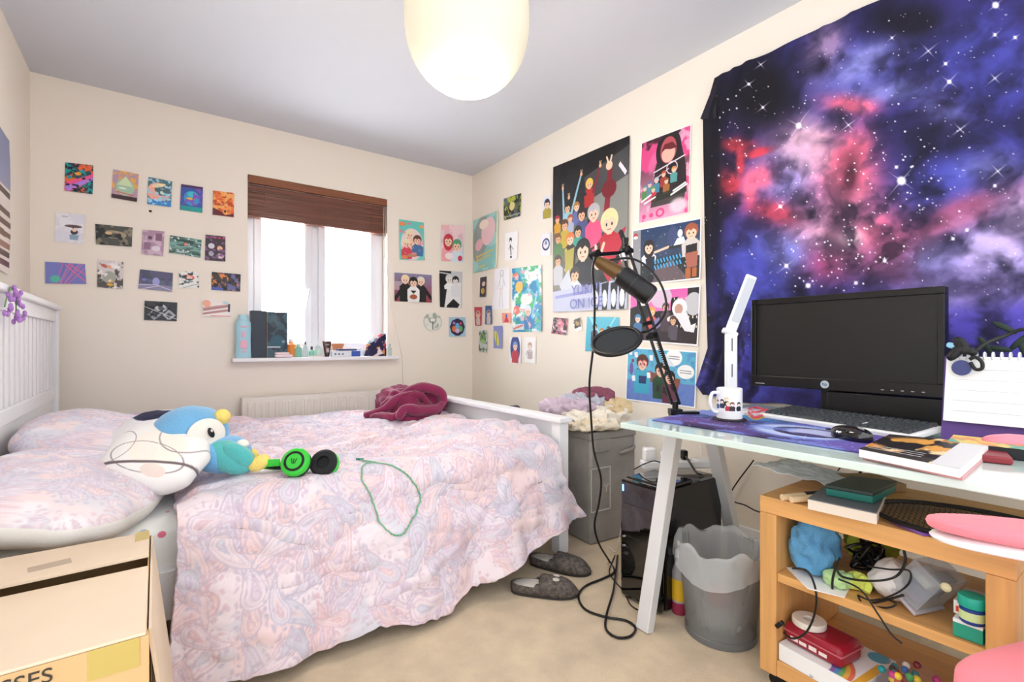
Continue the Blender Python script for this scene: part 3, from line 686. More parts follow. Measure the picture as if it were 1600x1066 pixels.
def p_wave(A): A.E(.45, .5, .48, .5, 'f4b0a0', 20); A.E(.62, .38, .34, .34, '4a6a74'); A.E(.45, .25, .3, .1, 'f8e0b0', -20); A.R(0, .8, 1, 1, '3a88d0'); A.N('a8d8f0', 8, .6, 4); A.E(.58, .5, .07, .08, 'd8e8d0')
def p_mound(A): A.E(.5, .5, .36, .4, '3898d0'); A.E(.5, .35, .2, .15, '40c8d0'); A.E(.45, .52, .2, .06, 'f0b840'); A.R(0, .82, 1, 1, '18a098'); A.N('8a50c0', 7, .62, 8); A.R(0, 0, 1, .1, '503060')
def p_orange(A): A.N('f8b060', 5, .5, 3); A.N('c84828', 7, .62, 7); A.P([(0, .7), (.3, .78), (.6, .95), (1, .85), (1, 1), (0, 1)], '6a2830'); A.L(.4, .6, .85, .25, .03, '8a3828'); A.E(.58, .8, .05, .08, '402028')
def p_umbr(A): A.N('e4e4ee', 4, .5, 3); A.E(.62, .43, .3, .07, '6a5258'); A.R(.6, .4, .63, .75, '504040'); A.E(.66, .62, .13, .12, '403a44'); A.E(.66, .56, .08, .07, SK); A.P([(.5, .72), (.84, .72), (.8, .88), (.52, .88)], '90a8c0'); A.E(.3, .12, .12, .04, 'c8ccd8')
def p_cave(A): A.N('8a8270', 4, .5, 6); A.E(.5, .45, .34, .14, 'a8987c', 0); A.E(.5, .5, .14, .09, '5a5a50'); A.N('2a2c30', 6, .58, 9); A.E(.35, .4, .1, .05, 'd8b888')
def p_room(A): A.N('b090a8', 5, .5, 2); A.R(.1, .5, .4, .8, '907088'); A.E(.65, .72, .2, .15, 'e0d8e0'); A.E(.35, .3, .1, .1, '6a4a60'); A.R(.6, .1, .9, .4, '88607a')
def p_reed(A): A.N('7aa8a0', 7, .5, 3, sx=.5, sy=2); A.N('284840', 8, .6, 5, sx=.4, sy=2); A.E(.5, .38, .07, .05, 'e06048'); A.N('d8e0e0', 12, .68, 4); A.E(.35, .85, .16, .03, 'c0d0d8')
def p_imps(A):
    for i in range(5): A.E(.1+.2*i, .08, .06, .05, 'e03a78')
    A.E(.3, .42, .16, .16, 'd8d4e0'); A.E(.72, .5, .14, .15, 'f0b890'); A.E(.3, .72, .13, .15, 'b0a8c0'); A.E(.74, .8, .18, .15, 'e8d0d0'); A.N('805888', 7, .62, 4)
def p_rays(A):
    for i in range(9): A.L(.25+.03*i, 1.1, .45+.09*i, -.1, .018, ('f06a90', '6a68c8', 'e880b8')[i % 3])
    A.E(.24, .78, .13, .12, '58c8a8', 0, .9, .06); A.L(.5, .1, 1.0, .9, .03, 'f07088'); A.L(.6, .05, 1.05, .6, .03, 'f07088')
def p_figure(A): A.N('5a5450', 4, .58, 6); A.E(.45, .6, .28, .3, 'a8aca0'); A.E(.5, .22, .12, .1, 'e8a890'); A.E(.7, .2, .18, .10, 'f6f2ee'); A.E(.25, .2, .14, .08, 'c86858', 30); A.E(.5, .74, .1, .06, 'f0b020'); A.E(.5, .87, .14, .06, 'e8b030'); A.N('f4f0ec', 6, .66, 3)
def p_land(A): A.R(0, 0, 1, .45, '4a5068'); A.N('5a5878', 6, .5, 3); A.E(.5, .55, .11, .15, 'a0a0d8'); A.R(0, .72, 1, 1, '8a86a8'); A.L(0, .8, .5, .72, .02, 'e8e4f0'); A.L(.5, .72, 1, .95, .02, 'e8e4f0'); A.L(.1, 1, .6, .75, .02, 'e8e4f0'); A.E(.15, .5, .07, .05, '7878c0')
def p_swirl(A): A.O(.5, .35, .25, .14, .06, 'e86858', 10); A.O(.5, .35, .12, .06, .04, 'f0a090'); A.N('28484a', 6, .63, 5); A.L(0, .8, .7, .6, .05, '2a5a58'); A.L(.2, 1, 1, .75, .03, '4a8a80')
def p_city(A): A.N('e88848', 9, .58, 3); A.N('6868a0', 7, .58, 8); A.N('201820', 8, .6, 11); A.R(0, .85, .4, 1, '5060b0')
def p_tech(A):
    for i, (x, y, r) in enumerate(((.5, .35, 25), (.3, .7, 25), (.75, .7, 25))): A.P([(x-.2, y), (x, y-.3), (x+.22, y), (x, y+.3)], ('c8ccd0', '9aa0a8', 'b0b4ba')[i]); A.P([(x-.1, y), (x, y-.16), (x+.12, y), (x, y+.16)], '5a6068')
    A.N('14161a', 8, .6, 5); A.L(0, .3, 1, .9, .02, 'e8e8ea'); A.L(.1, .9, .9, .1, .02, '30343a')
def p_stripe(A): A.E(.15, .25, .14, .14, 'f4b090'); A.P([(.02, .5), (.95, .15), (.95, .35), (.02, .72)], 'c89898'); A.P([(.02, .8), (.95, .45), (.95, .6), (.02, .92)], 'b88888'); A.R(.9, .15, .97, .65, '303038'); A.L(.3, .95, 1, .9, .03, 'e07878'); A.E(.8, .1, .1, .06, 'b8d8d8'); A.L(.05, .62, .9, .28, .015, '483840')
def p_trio(A): A.G('6accc0', '78d4c8'); A.E(.5, .6, .45, .6, 'f0d8dc'); A.F(.42, .35, .15, 'f0e0b8', SK, 'f2c8b0', 1); A.F(.72, .48, .16, '6a4638', SK, '4878a8', 1); A.F(.28, .58, .15, 'f2e4c0', SK, 'd84858', 1); A.E(.12, .1, .12, .08, 'e88850'); A.E(.9, .12, .1, .06, 'f0a070'); A.E(.2, .93, .12, .07, 'e88850'); A.E(.5, .88, .2, .07, 'c08868'); A.N('e88898', 9, .7, 3)
def p_pair(A): A.G('f4b8c0', 'bfe0e8'); A.N('f8d8dc', 5, .5, 3); A.F(.3, .42, .19, 'c83848', SK, 'f0a8b0', 1.2, long=1); A.F(.68, .55, .19, '58a878', SK, 'd8e8f0', 1.2); A.E(.35, .85, .18, .12, 'f8e8e8'); A.E(.85, .9, .1, .1, 'd03858')
def p_suits(A): A.G('8a88a8', '9a3848'); A.R(0, .3, .3, .6, 'e8e0e0', .5); A.F(.28, .22, .10, 'f0dcb0', SK, '181818', 1.9); A.F(.70, .25, .10, 'e8e0d0', SK, '181818', 1.9); A.F(.5, .3, .11, '201c1c', SK, 'eeeeee', 2.2); A.L(.2, .55, .02, .9, .09, '141416'); A.L(.78, .5, .98, .85, .09, '141416'); A.E(.5, .82, .1, .06, 'a85838'); A.P([(.42, .6), (.58, .6), (.5, .72)], '202020')
def p_mono(A): A.R(0, 0, .5, 1, '141416'); A.P([(.35, .35), (.95, .3), (.95, 1), (.2, 1)], 'ececec'); A.F(.42, .22, .15, 'd8d8d8', 'f0e8e4', 'f2f2f2', .4); A.F(.7, .25, .14, '161616', 'f0e8e4', 'e4e4e8', 1.2); A.P([(.3, .95), (.6, .75), (.9, .9), (.8, 1), (.3, 1)], '18181a'); A.L(.0, .05, 1, .12, .05, 'c8c8c8')
def p_round1(A): A.E(.5, .5, .48, .48, 'e6e6dc'); A.N('a8b0a0', 5, .56, 4); A.E(.5, .42, .2, .14, '8a9088'); A.E(.5, .4, .14, .1, 'e8e8e0'); A.L(.5, .5, .5, .9, .05, '606860'); A.O(.5, .5, .47, .47, .03, 'b8bcb4')
def p_hept(A): A.P([(.5, .05), (.82, .18), (.95, .5), (.85, .8), (.6, .96), (.4, .96), (.15, .8), (.05, .5), (.18, .18)], '2c2848'); A.E(.5, .45, .12, .16, '70b8e0'); A.E(.3, .6, .12, .16, 'e07848'); A.E(.7, .6, .12, .16, '70b070'); A.E(.5, .7, .14, .12, 'd8b8e0'); A.E(.3, .3, .08, .08, 'a878c8'); A.E(.7, .32, .08, .08, 'c04868')
def p_teal(A): A.N('8cc8c4', 4, .5, 5); A.E(.3, .4, .3, .5, '9a9a98', 20, .8); A.E(.62, .3, .26, .3, 'f2ccd0', 30); A.E(.25, .5, .16, .12, 'f0bcc4', -20); A.E(.45, .15, .18, .1, 'f8e8d8'); A.R(.94, 0, 1, 1, 'f2e6c0'); A.L(.15, .72, .8, .66, .03, 'e8c868'); A.L(.15, .79, .7, .74, .03, 'e8c868'); A.L(.25, .92, .5, .9, .03, 'e8c868'); A.L(.15, .69, .2, .8, .03, 'e8c868')
def p_field(A): A.R(0, 0, 1, .3, '607078'); A.R(0, .75, 1, 1, '586068'); A.N('b8c040', 8, .52, 3); A.N('202820', 9, .58, 6); A.E(.5, .45, .15, .15, 'e0d090'); A.R(0, .84, 1, .88, 'a0a8b0')
def p_sketch(A): A.E(.45, .28, .1, .12, '282828'); A.E(.45, .33, .06, .07, 'f6f2f0'); A.L(.42, .45, .5, .8, .07, '404044'); A.L(.45, .45, .3, .6, .03, '505054'); A.E(.5, .88, .08, .05, '282828'); A.L(.5, .5, .66, .62, .03, '505054')
def p_chib(A): A.F(.5, .35, .3, '303048', SK, 'b0a040', 1.1)
def p_body(A):
    for q in ((.45, .1, .4, .3), (.55, .1, .62, .3), (.4, .3, .46, .6), (.62, .3, .56, .6), (.46, .6, .42, .95), (.56, .6, .62, .95), (.38, .3, .25, .5), (.65, .3, .75, .45)): A.L(*q, .02, 'b4b0b4')
    A.O(.5, .12, .12, .12, .02, 'b0a8ac'); A.E(.45, .5, .06, .04, 'f0c8c0')
def p_blue(A): A.N('f4f8f8', 5, .54, 3); A.N('1c88b8', 5, .56, 9); A.N('48b878', 7, .62, 12); A.E(.25, .3, .13, .12, 'f0c050'); A.E(.15, .12, .08, .07, 'f08858'); A.E(.5, .5, .2, .12, 'f4ece8'); A.E(.75, .15, .16, .1, 'f6f0f0'); A.E(.15, .66, .1, .1, 'e06858'); A.L(.3, .9, .9, .6, .1, '3890c8'); A.L(.6, .95, .85, .4, .05, '90d0e8'); A.F(.55, .68, .1, 'd8e8f0', SK, '3878b8', 1); A.N('e8b8b8', 10, .68, 5); A.R(.02, .88, .4, .97, 'f4ece8', .8); A.L(.05, .95, .35, .9, .04, 'd86860')
def p_card(c, h): 
    def f(A): A.E(.5, .4, .3, .28, 'e8dcd0'); A.F(.5, .4, .2, h, SK, 'd8c8c0', 1.3); A.B(0, 0, 1, 1, .05, c)
    return f
def p_tree(A): A.P([(.5, .2), (.8, .9), (.2, .9)], 'c83858'); A.E(.5, .3, .12, .12, '5068b0')
def p_green(A): A.E(.5, .35, .35, .35, '80a868'); A.R(.1, .5, .9, 1, 'c8d0cc'); A.N('687868', 5, .55, 4); A.E(.5, .5, .25, .12, '98c870')
def p_banan(A): A.E(.35, .55, .2, .5, 'e8d848', -20); A.L(.3, .35, .35, .8, .1, '88a040')
def p_oval(A): A.E(.5, .45, .42, .7, '3c4c90'); A.F(.5, .35, .2, '7898c8', SK, 'c04858', 1.4)
def p_sk2(A): A.F(.5, .35, .17, 'c8a890', 'f8ece4', 'd8c8c8', 1); A.L(.4, .6, .42, .85, .05, '908888'); A.L(.6, .6, .58, .85, .05, '908888'); A.L(.3, .55, .15, .7, .03, '908888')
def p_ring(A): A.O(.5, .5, .36, .4, .12, '303068'); A.E(.5, .45, .16, .2, '8890b8'); A.E(.5, .6, .2, .15, 'e8e4ec')
def p_crowd(A):
    A.G('0c0a0e', '989488'); A.N('26262c', 3, .5, 4, .6); A.P([(.45, .15), (1, .05), (1, .55), (.5, .4)], '4a4a4c'); A.P([(.55, .3), (1, .22), (1, .6), (.6, .5)], '8a8c86'); A.P([(0, .45), (.5, .4), (.5, .8), (0, .85)], '8a8c7c', .6)
    A.P([(.9, .13), (.98, .2), (.96, .22), (.88, .15)], 'f4e8f0')
    A.F(.52, .20, .045, 'e8c858', SK2, 'b83030', 1.4, arm=[(.66, .11, '8a2030'), (.24, .245, '202830')])
    A.L(.74, .42, .78, .16, .07, '8a2030', .06); A.E(.77, .13, .04, .04, SK); A.L(.765, .12, .74, .075, .018, SK); A.L(.78, .12, .80, .075, .018, SK); A.E(.77, .27, .09, .08, '7a1c28')
    A.F(.22, .31, .045, '202024', SK2, '98c8d8', 1.2, arm=[(.15, .17, '98c8d8'), (.41, .12, '98c8d8')])
    A.F(.35, .32, .04, 'b87838', SK, '6870b0', 1.2); A.F(.07, .37, .035, 'b83048', SK2, 'd8a030', 1); A.F(.26, .385, .035, 'a85838', SK2, 'b0b8d0', 1)
    A.F(.18, .42, .05, '6a3c28', SK2, 'c8b040', 1.3); A.F(.42, .38, .055, '3a2c30', SK2, '50588a', 1.3); A.F(.08, .50, .045, '8a5838', SK2, '608858', 1.4)
    A.F(.37, .485, .05, '302c2c', SK2, '48a898', 1.2); A.F(.58, .39, .075, 'c0bcc4', SK, 'e85888', 1.2); A.F(.26, .52, .055, 'e88048', SK, '3a302c', 2, arm=[(.2, .72, 'c8b850')])
    A.P([(.18, .6), (.32, .58), (.28, .85), (.2, .85)], 'b8ac50'); A.F(.08, .65, .05, '584848', SK2, 'c8c8cc', 1.5)
    A.F(.78, .47, .10, 'f0e0a8', SK, 'c02838', 1.3); A.P([(.68, .6), (.98, .52), (.86, .72), (.74, .9), (.6, .8)], 'c42c40'); A.L(.92, .55, .97, .62, .05, '18161a'); A.L(.97, .62, .84, .74, .06, '18161a')
    A.P([(.5, .62), (.66, .58), (.72, .78), (.8, .86), (.5, .86)], '1c1a1e'); A.F(.44, .61, .095, '221e20', SK, '1c1a1e', 1.6); A.P([(.56, .62), (.64, .6), (.62, .72)], 'e04878')
    A.E(.645, .70, .06, .075, SK); A.L(.63, .68, .61, .60, .032, SK); A.L(.66, .68, .715, .595, .032, SK)
    A.F(.33, .76, .065, '3a302c', SK2, 'd8dce0', 2.2); A.P([(.1, .82), (.24, .72), (.3, .85), (.2, .93)], 'd0d4dc'); A.E(.5, .86, .05, .04, SK2)
    A.P([(0, .86), (1, .82), (1, 1), (0, 1)], 'c4c8e0'); A.L(.05, .9, .5, .88, .03, '9a9ed4')
    for x in (.62, .73, .84, .94): A.P([(x-.04, .84), (x+.05, .83), (x+.03, 1), (x-.03, 1)], '1c1a22'); A.E(x, .93, .03, .08, 'f0f0f4')
def p_hood(A):
    A.G('3a1420', 'f0a8c8'); A.N('e04a88', 3, .5, 4); A.N('f8b8d8', 6, .64, 8, .8); A.E(.28, .3, .09, .18, 'f070a8', 20, .8, .05)
    A.P([(.32, .38), (.45, .1), (.62, .02), (.8, .1), (.92, .42), (.95, .75), (.3, .78)], '2c2026'); A.E(.58, .2, .25, .34, '241a20'); A.E(.58, .2, .16, .22, 'b8505c'); A.E(.58, .24, .13, .15, 'f4b8a8'); A.P([(.42, .22), (.5, .12), (.66, .12), (.75, .2), (.62, .2), (.52, .18)], '6a2028')
    A.L(.3, .42, .9, .32, .02, 'f0e8ec'); A.O(.66, .42, .1, .1, .015, 'f0d8e4'); A.L(.35, .5, .6, .42, .015, 'f0d8e4')
    for i, (x, y, h, t) in enumerate(((.12, .58, '4a90a0', '5a8a50'), (.22, .55, '6070b0', '608898'), (.36, .52, 'b8c8d0', '4888a8'), (.50, .47, 'c84830', 'a03830'), (.70, .45, 'e09050', '58a0a0'), (.56, .56, '905030', 'a86838'), (.3, .62, '48a068', 'c83848'))): A.F(x, y, .045, h, SK, t, 1.4)
    A.P([(.28, .7), (.95, .66), (.9, .84), (.25, .84)], '283028', .8)
    for q in ((.05, .74, .25, .68), (.12, .77, .34, .72), (.66, .74, .95, .66), (.7, .70, .92, .64)): A.L(*q, .03, 'f4f0f0')
    A.E(.8, .88, .16, .12, 'f8dce8', 0, .8, .06); A.E(.12, .93, .04, .04, 'e04888'); A.E(.27, .93, .04, .04, 'e04888'); A.O(.45, .92, .07, .06, .03, 'e04888'); A.B(0, 0, 1, 1, .012)
def p_night(A):
    A.G('24406a', '4a4a58'); A.R(0, 0, .14, 1, '9a9aa0'); A.P([(.14, .6), (1, .5), (1, 1), (.14, 1)], '2c3436'); A.P([(.3, .8), (.6, .62), (.85, .98), (.3, .98)], '6a5a60'); A.E(.5, .35, .13, .16, '3a4a6a'); A.E(.62, .22, .07, .12, '44507a')
    A.N('e8f0f0', 40, .8, 3, .9, .02); A.F(.27, .35, .075, '2c2226', SK, 'e0e4ea', .6, long=1); A.P([(.22, .55), (.36, .52), (.36, .8), (.24, .8)], '262a38'); A.L(.36, .46, .56, .40, .03, SK); A.E(.3, .9, .05, .05, '20242c')
    A.E(.72, .2, .035, .05, 'f0f4f4'); A.P([(.68, .28), (.77, .26), (.8, .38), (.62, .42)], 'e8f4f0'); A.L(.58, .42, .84, .40, .035, '2a3430')
    A.F(.87, .2, .085, 'a8583c', SK, 'd8d0cc', .8); A.P([(.8, .42), (.95, .40), (.95, .54), (.8, .55)], '24242a'); A.P([(.79, .55), (.96, .53), (.95, .78), (.82, .8)], 'b06a58'); A.R(.80, .8, .87, .97, 'b86838'); A.R(.89, .8, .95, .95, 'b86838')
    for y in (.6, .7):
        for k in range(9): A.L(.36+.045*k, y-.006*k, .375+.045*k, y+.05-.006*k, .022, '48a8e0')
    A.E(.06, .12, .035, .035, 'c83838'); A.E(.06, .15, .035, .02, 'f4f4f4'); A.B(0, 0, 1, 1, .016)
def p_astro(A):
    A.G('e060b0', 'f0a0c8'); A.P([(0, .35), (.12, .3), (.12, .22), (.3, .2), (.3, .42), (.62, .4), (.62, .18), (.72, .16), (.72, .3), (.84, .28), (.84, 0), (1, 0), (1, 1), (0, 1)], '181418')
    for x in range(7):
        for y in range(8): A.R(.66+x*.05, .1+y*.08, .675+x*.05, .14+y*.08, 'd8d0c0') if (x*3+y) % 3 else None
    A.R(0, .72, 1, 1, '33282c'); A.E(.48, .16, .15, .12, 'dcc0d8'); A.E(.92, .3, .11, .12, 'c8c8cc')
    A.F(.35, .42, .05, 'e8a858', SK, 'd85848', 1.2); A.P([(.34, .62), (.46, .52), (.5, .68), (.36, .8)], '8078a8'); A.F(.14, .55, .045, '4890c0', SK, '4878a8', 1.4); A.F(.55, .34, .045, '483028', SK2, '504048', 2)
    A.E(.74, .36, .1, .1, 'f2f2f4'); A.E(.73, .38, .055, .055, 'c89888'); A.P([(.68, .46), (.84, .44), (.9, .66), (.96, .62), (.94, .78), (.82, .76), (.74, .6)], 'eeeef2'); A.L(.7, .5, .6, .56, .05, 'eeeef2')
    A.F(.66, .58, .045, '5a3c30', SK2, '585058', 1.2); A.R(.63, .75, .72, .93, '5c5464'); A.E(.22, .14, .12, .1, 'f4f4f6'); A.B(0, 0, 1, 1, .016)
def p_couch(A):
    A.G('58b4d4', '70b8d8'); A.R(0, .6, 1, 1, '6a86cc'); A.N('5a78c0', 20, .6, 4, .5); A.P([(.16, .38), (.8, .52), (.76, .74), (.2, .55)], '8a5444')
    A.F(.25, .27, .085, '5a3428', 'f0c4ac', '40a8c8', 1.3); A.P([(.2, .52), (.32, .52), (.31, .66), (.2, .66)], '283c70'); A.O(.22, .28, .03, .03, .008, 'd04868'); A.O(.29, .28, .03, .03, .008, 'd04868')
    A.F(.52, .38, .075, '382420', 'f0c4ac', '2c5038', 1.4); A.F(.65, .5, .07, '241c1e', 'f0c4ac', '6a3c50', 1.3); A.R(.56, .68, .6, .8, '302c38'); A.R(.47, .66, .51, .78, '302c38'); A.R(.6, .75, .66, .84, '38283a')
    A.E(.7, .14, .11, .10, 'fafafa'); A.E(.86, .38, .11, .085, 'fafafa'); A.P([(.5, .02), (.6, .1), (.72, .3), (.56, .3)], 'dce8f0')
    for q in ((.06, .1), (.15, .14), (.38, .18), (.12, .58), (.35, .5)): A.P([(q[0]-.03, q[1]-.05), (q[0]+.02, q[1]-.06), (q[0]+.03, q[1]+.04), (q[0]-.02, q[1]+.05)], 'f4f4f6')
    A.E(.08, .4, .03, .08, '6858a0'); A.R(.08, .22, .12, .28, '803850')
    for y in (.12, .16): A.L(.63, y, .77, y+.005, .01, '889')
    for y in (.36, .40): A.L(.79, y, .93, y+.005, .01, '889')
    A.B(0, 0, 1, 1, .016)
def p_photo(A): A.N('e0587a', 5, .55, 3); A.E(.5, .45, .28, .3, 'e88898', 0, .8); A.N('f0c8d0', 8, .62, 7); A.N('182020', 6, .6, 11)
def p_inst(A): A.R(.1, .06, .9, .72, '6a5a38'); A.E(.5, .4, .25, .25, 'b89868'); A.N('282418', 5, .58, 3, .7); A.R(0, .76, 1, 1, 'f4f2ee')
def p_people(A): A.G('5cc0d8', '48b0cc'); A.L(.1, 0, .5, .6, .06, '90dce8'); A.L(.9, 0, .6, .5, .05, '90dce8'); A.F(.27, .3, .07, '2c2428', SK, '28243c', 2.6); A.F(.5, .42, .065, 'b86838', SK, 'e8a070', 1.8); A.F(.7, .36, .06, '302830', SK, '483050', 2, long=1)
def p_left(A):
    A.G('7a84a8', 'c8c4d4'); A.R(0, .38, 1, 1, 'e8dcd4')
    for i, (y, c) in enumerate(((.42, '4a3428'), (.56, '5a4030'), (.64, '6a4a38'), (.72, '7a5844'), (.8, '9a7060'), (.86, '503838'), (.93, '6a3c44'))): A.P([(0, y-.03), (1, y-.02), (1, y+.02), (0, y+.035)], c)
ARTS = [
 ('art_print', [(102, 254), (146, 259), (145, 304), (101, 298)], '205060', p_neon, 'small print of neon pink and teal streaks, leftmost of the top row', 0),
 ('art_print', [(177, 265), (217, 273), (214, 316), (174, 309)], 'b89ab0', p_dome, 'small print of a pale green dome, second in the top row', 0),
 ('art_print', [(232, 277), (269, 284), (267, 324), (230, 319)], '507880', p_wave, 'small print of a curling peach and blue wave, third in the top row', 0),
 ('art_print', [(283, 288), (317, 293), (316, 333), (281, 328)], '3858a8', p_mound, 'small blue and teal print with yellow centre, fourth in the top row', 0),
 ('art_print', [(333, 298), (366, 302), (365, 340), (332, 336)], 'f07838', p_orange, 'small bright orange print nearest the window blind', 0),
 ('art_print', [(88, 332), (133, 336), (130, 382), (85, 377)], 'eeeef4', p_umbr, 'square pale drawing of a small figure under an umbrella', 0),
 ('art_print', [(149, 350), (207, 356), (206, 386), (150, 382)], '50524c', p_cave, 'dark olive landscape print right of the umbrella drawing', 0),
 ('art_print', [(223, 359), (257, 362), (255, 401), (221, 397)], 'd0b4c8', p_room, 'small mauve pink print of a room scene', 0),
 ('art_print', [(266, 368), (315, 375), (313, 403), (264, 395)], '486a64', p_reed, 'small dark teal landscape print with a red spot', 0),
 ('art_print', [(321, 367), (352, 370), (352, 409), (320, 407)], '3c3038', p_imps, 'small dark print with pink dots along its top edge', 0),
 ('art_print', [(71, 409), (133, 413), (135, 444), (71, 443)], '7a80c8', p_rays, 'blue violet print with pink rays near the headboard', 0),
 ('art_print', [(153, 406), (193, 410), (192, 452), (152, 449)], 'dcd4d4', p_figure, 'grey and white print of a standing figure with yellow accents', 0),
 ('art_print', [(219, 421), (270, 427), (269, 456), (216, 451)], '606880', p_land, 'dim blue grey print with a pale violet shape in its middle', 0),
 ('art_print', [(280, 424), (309, 425), (311, 450), (279, 450)], 'eeece8', p_swirl, 'small white print with a red swirl', 0),
 ('art_print', [(331, 425), (376, 429), (375, 456), (330, 453)], '3c3438', p_city, 'dark print of orange city lights beside the window', 0),
 ('art_print', [(226, 470), (277, 473), (276, 502), (225, 500)], '383c42', p_tech, 'black and silver geometric print, lowest on the left', 0),
 ('art_print', [(316, 467), (361, 472), (360, 497), (316, 494)], 'f0e8e4', p_stripe, 'white print with dusky diagonal bands above the blue bottle', 0),
 ('art_print', [(623, 343), (662, 348), (663, 407), (624, 406)], '6accc0', p_trio, 'turquoise print of three cartoon people right of the window', 0),
 ('art_print', [(689, 352), (726, 353), (723, 410), (689, 408)], 'f4b8c0', p_pair, 'pink print of a red haired and a green haired cartoon pair', 0),
 ('art_print', [(616, 426), (674, 430), (674, 473), (616, 471)], '8a88a8', p_suits, 'wide print of three cartoon people in black and white suits', 0),
 ('art_print', [(686, 423), (722, 425), (721, 482), (687, 480)], 'c8c8cc', p_mono, 'black and white print of two cartoon people', 0),
 ('round_print', None, 'e6e6dc', p_round1, 'round pale grey print near the room corner', 0),
 ('art_print', [(701, 496), (727, 496), (727, 526), (701, 526)], 'a8cce0', p_hept, 'light blue square print with a dark many-sided emblem', 0),
 ('art_print', [(740, 345), (780, 329), (778, 418), (740, 427)], 'a8d8d4', p_teal, 'large pale teal and pink print with yellow lettering in the corner', 1),
 ('art_print', [(788, 311), (815, 302), (814, 338), (788, 345)], '586858', p_field, 'small grey and yellow green print high beside the corner', 1),
 ('art_print', [(790, 365), (810, 361), (809, 406), (790, 408)], 'f6f4f4', p_sketch, 'small white sheet with a black ink figure', 1),
 ('art_print', [(751, 434), (761, 432), (760, 464), (750, 464)], '403c48', lambda A: (A.E(.6, .35, .25, .2, 'e8c8b0'), A.E(.5, .7, .3, .25, 'c8a040')), 'narrow dark print below the teal corner print', 1),
 ('art_print', [(774, 421), (797, 418), (797, 483), (770, 484)], 'f4f2f6', p_body, 'white sheet with a faint pencil figure drawing', 1),
 ('art_print', [(801, 420), (847, 414), (848, 518), (802, 519)], '58b8c8', p_blue, 'tall bright blue and white illustrated print', 1),
 ('art_print', [(742, 480), (754, 480), (753, 509), (743, 509)], 'c84858', p_card('c85060', 'b06058'), 'tiny red card in the corner', 1),
 ('art_print', [(759, 478), (769, 478), (770, 507), (759, 507)], '4868a0', p_card('4a68a0', '805048'), 'tiny blue framed card beside the red card', 1),
 ('art_print', [(785, 489), (799, 489), (799, 505), (786, 505)], 'f0a088', p_tree, 'tiny salmon square print with a pointed shape', 1),
 ('art_print', [(749, 517), (762, 516), (762, 551), (749, 550)], 'c8d4d0', p_green, 'tiny pale green print, lowest in the corner', 1),
 ('art_print', [(772, 510), (786, 509), (786, 545), (772, 544)], '8c94d0', p_banan, 'small periwinkle card with a yellow shape', 1),
 ('art_print', [(797, 527), (815, 527), (815, 568), (797, 566)], 'f4f4f8', p_oval, 'white card with a figure in a dark blue oval', 1),
 ('art_print', [(820, 527), (838, 527), (838, 568), (820, 566)], 'f6f4f4', p_sk2, 'white card with a faint brown figure sketch', 1),
 ('art_print', [(849, 308), (863, 305), (863, 340), (848, 343)], 'e8e8f0', p_chib, 'tiny white print with a dark cartoon figure beside the big poster', 1),
 ('art_print', [(848, 366), (861, 363), (861, 399), (846, 400)], 'f0f0f6', p_ring, 'tiny white print with a dark blue ring beside the big poster', 1),
 ('large_poster', [(866, 262), (985, 212), (982, 483), (865, 488)], '141216', p_crowd, 'largest poster, a crowd of cartoon people waving on a dark ground', 1),
 ('poster', [(1003, 224), (1081, 195), (1077, 333), (998, 350)], '3a1420', p_hood, 'pink and black poster of a hooded figure over a small group', 1),
 ('poster', [(989, 360), (1097, 340), (1096, 436), (988, 447)], '24406a', p_night, 'white bordered poster of two cartoon people outdoors at night', 1),
 ('poster', [(985, 456), (1096, 446), (1092, 541), (983, 532)], 'e060b0', p_astro, 'white bordered poster with a pink sky and floating astronaut', 1),
 ('poster', [(981, 542), (1091, 549), (1088, 638), (978, 625)], '58b4d4', p_couch, 'light blue poster of cartoon people on a sofa, lowest of its column', 1),
 ('art_print', [(866, 496), (888, 498), (886, 524), (862, 521)], '2c3436', p_photo, 'small dark photo print with pink shapes under the big poster', 1),
 ('art_print', [(896, 499), (908, 496), (911, 515), (900, 519)], 'f4f2ee', p_inst, 'tiny white bordered instant photo under the big poster', 1),
 ('art_print', [(918, 495), (968, 496), (968, 548), (915, 549)], '5cc0d8', p_people, 'turquoise print of three people behind the pop filter', 1),
]
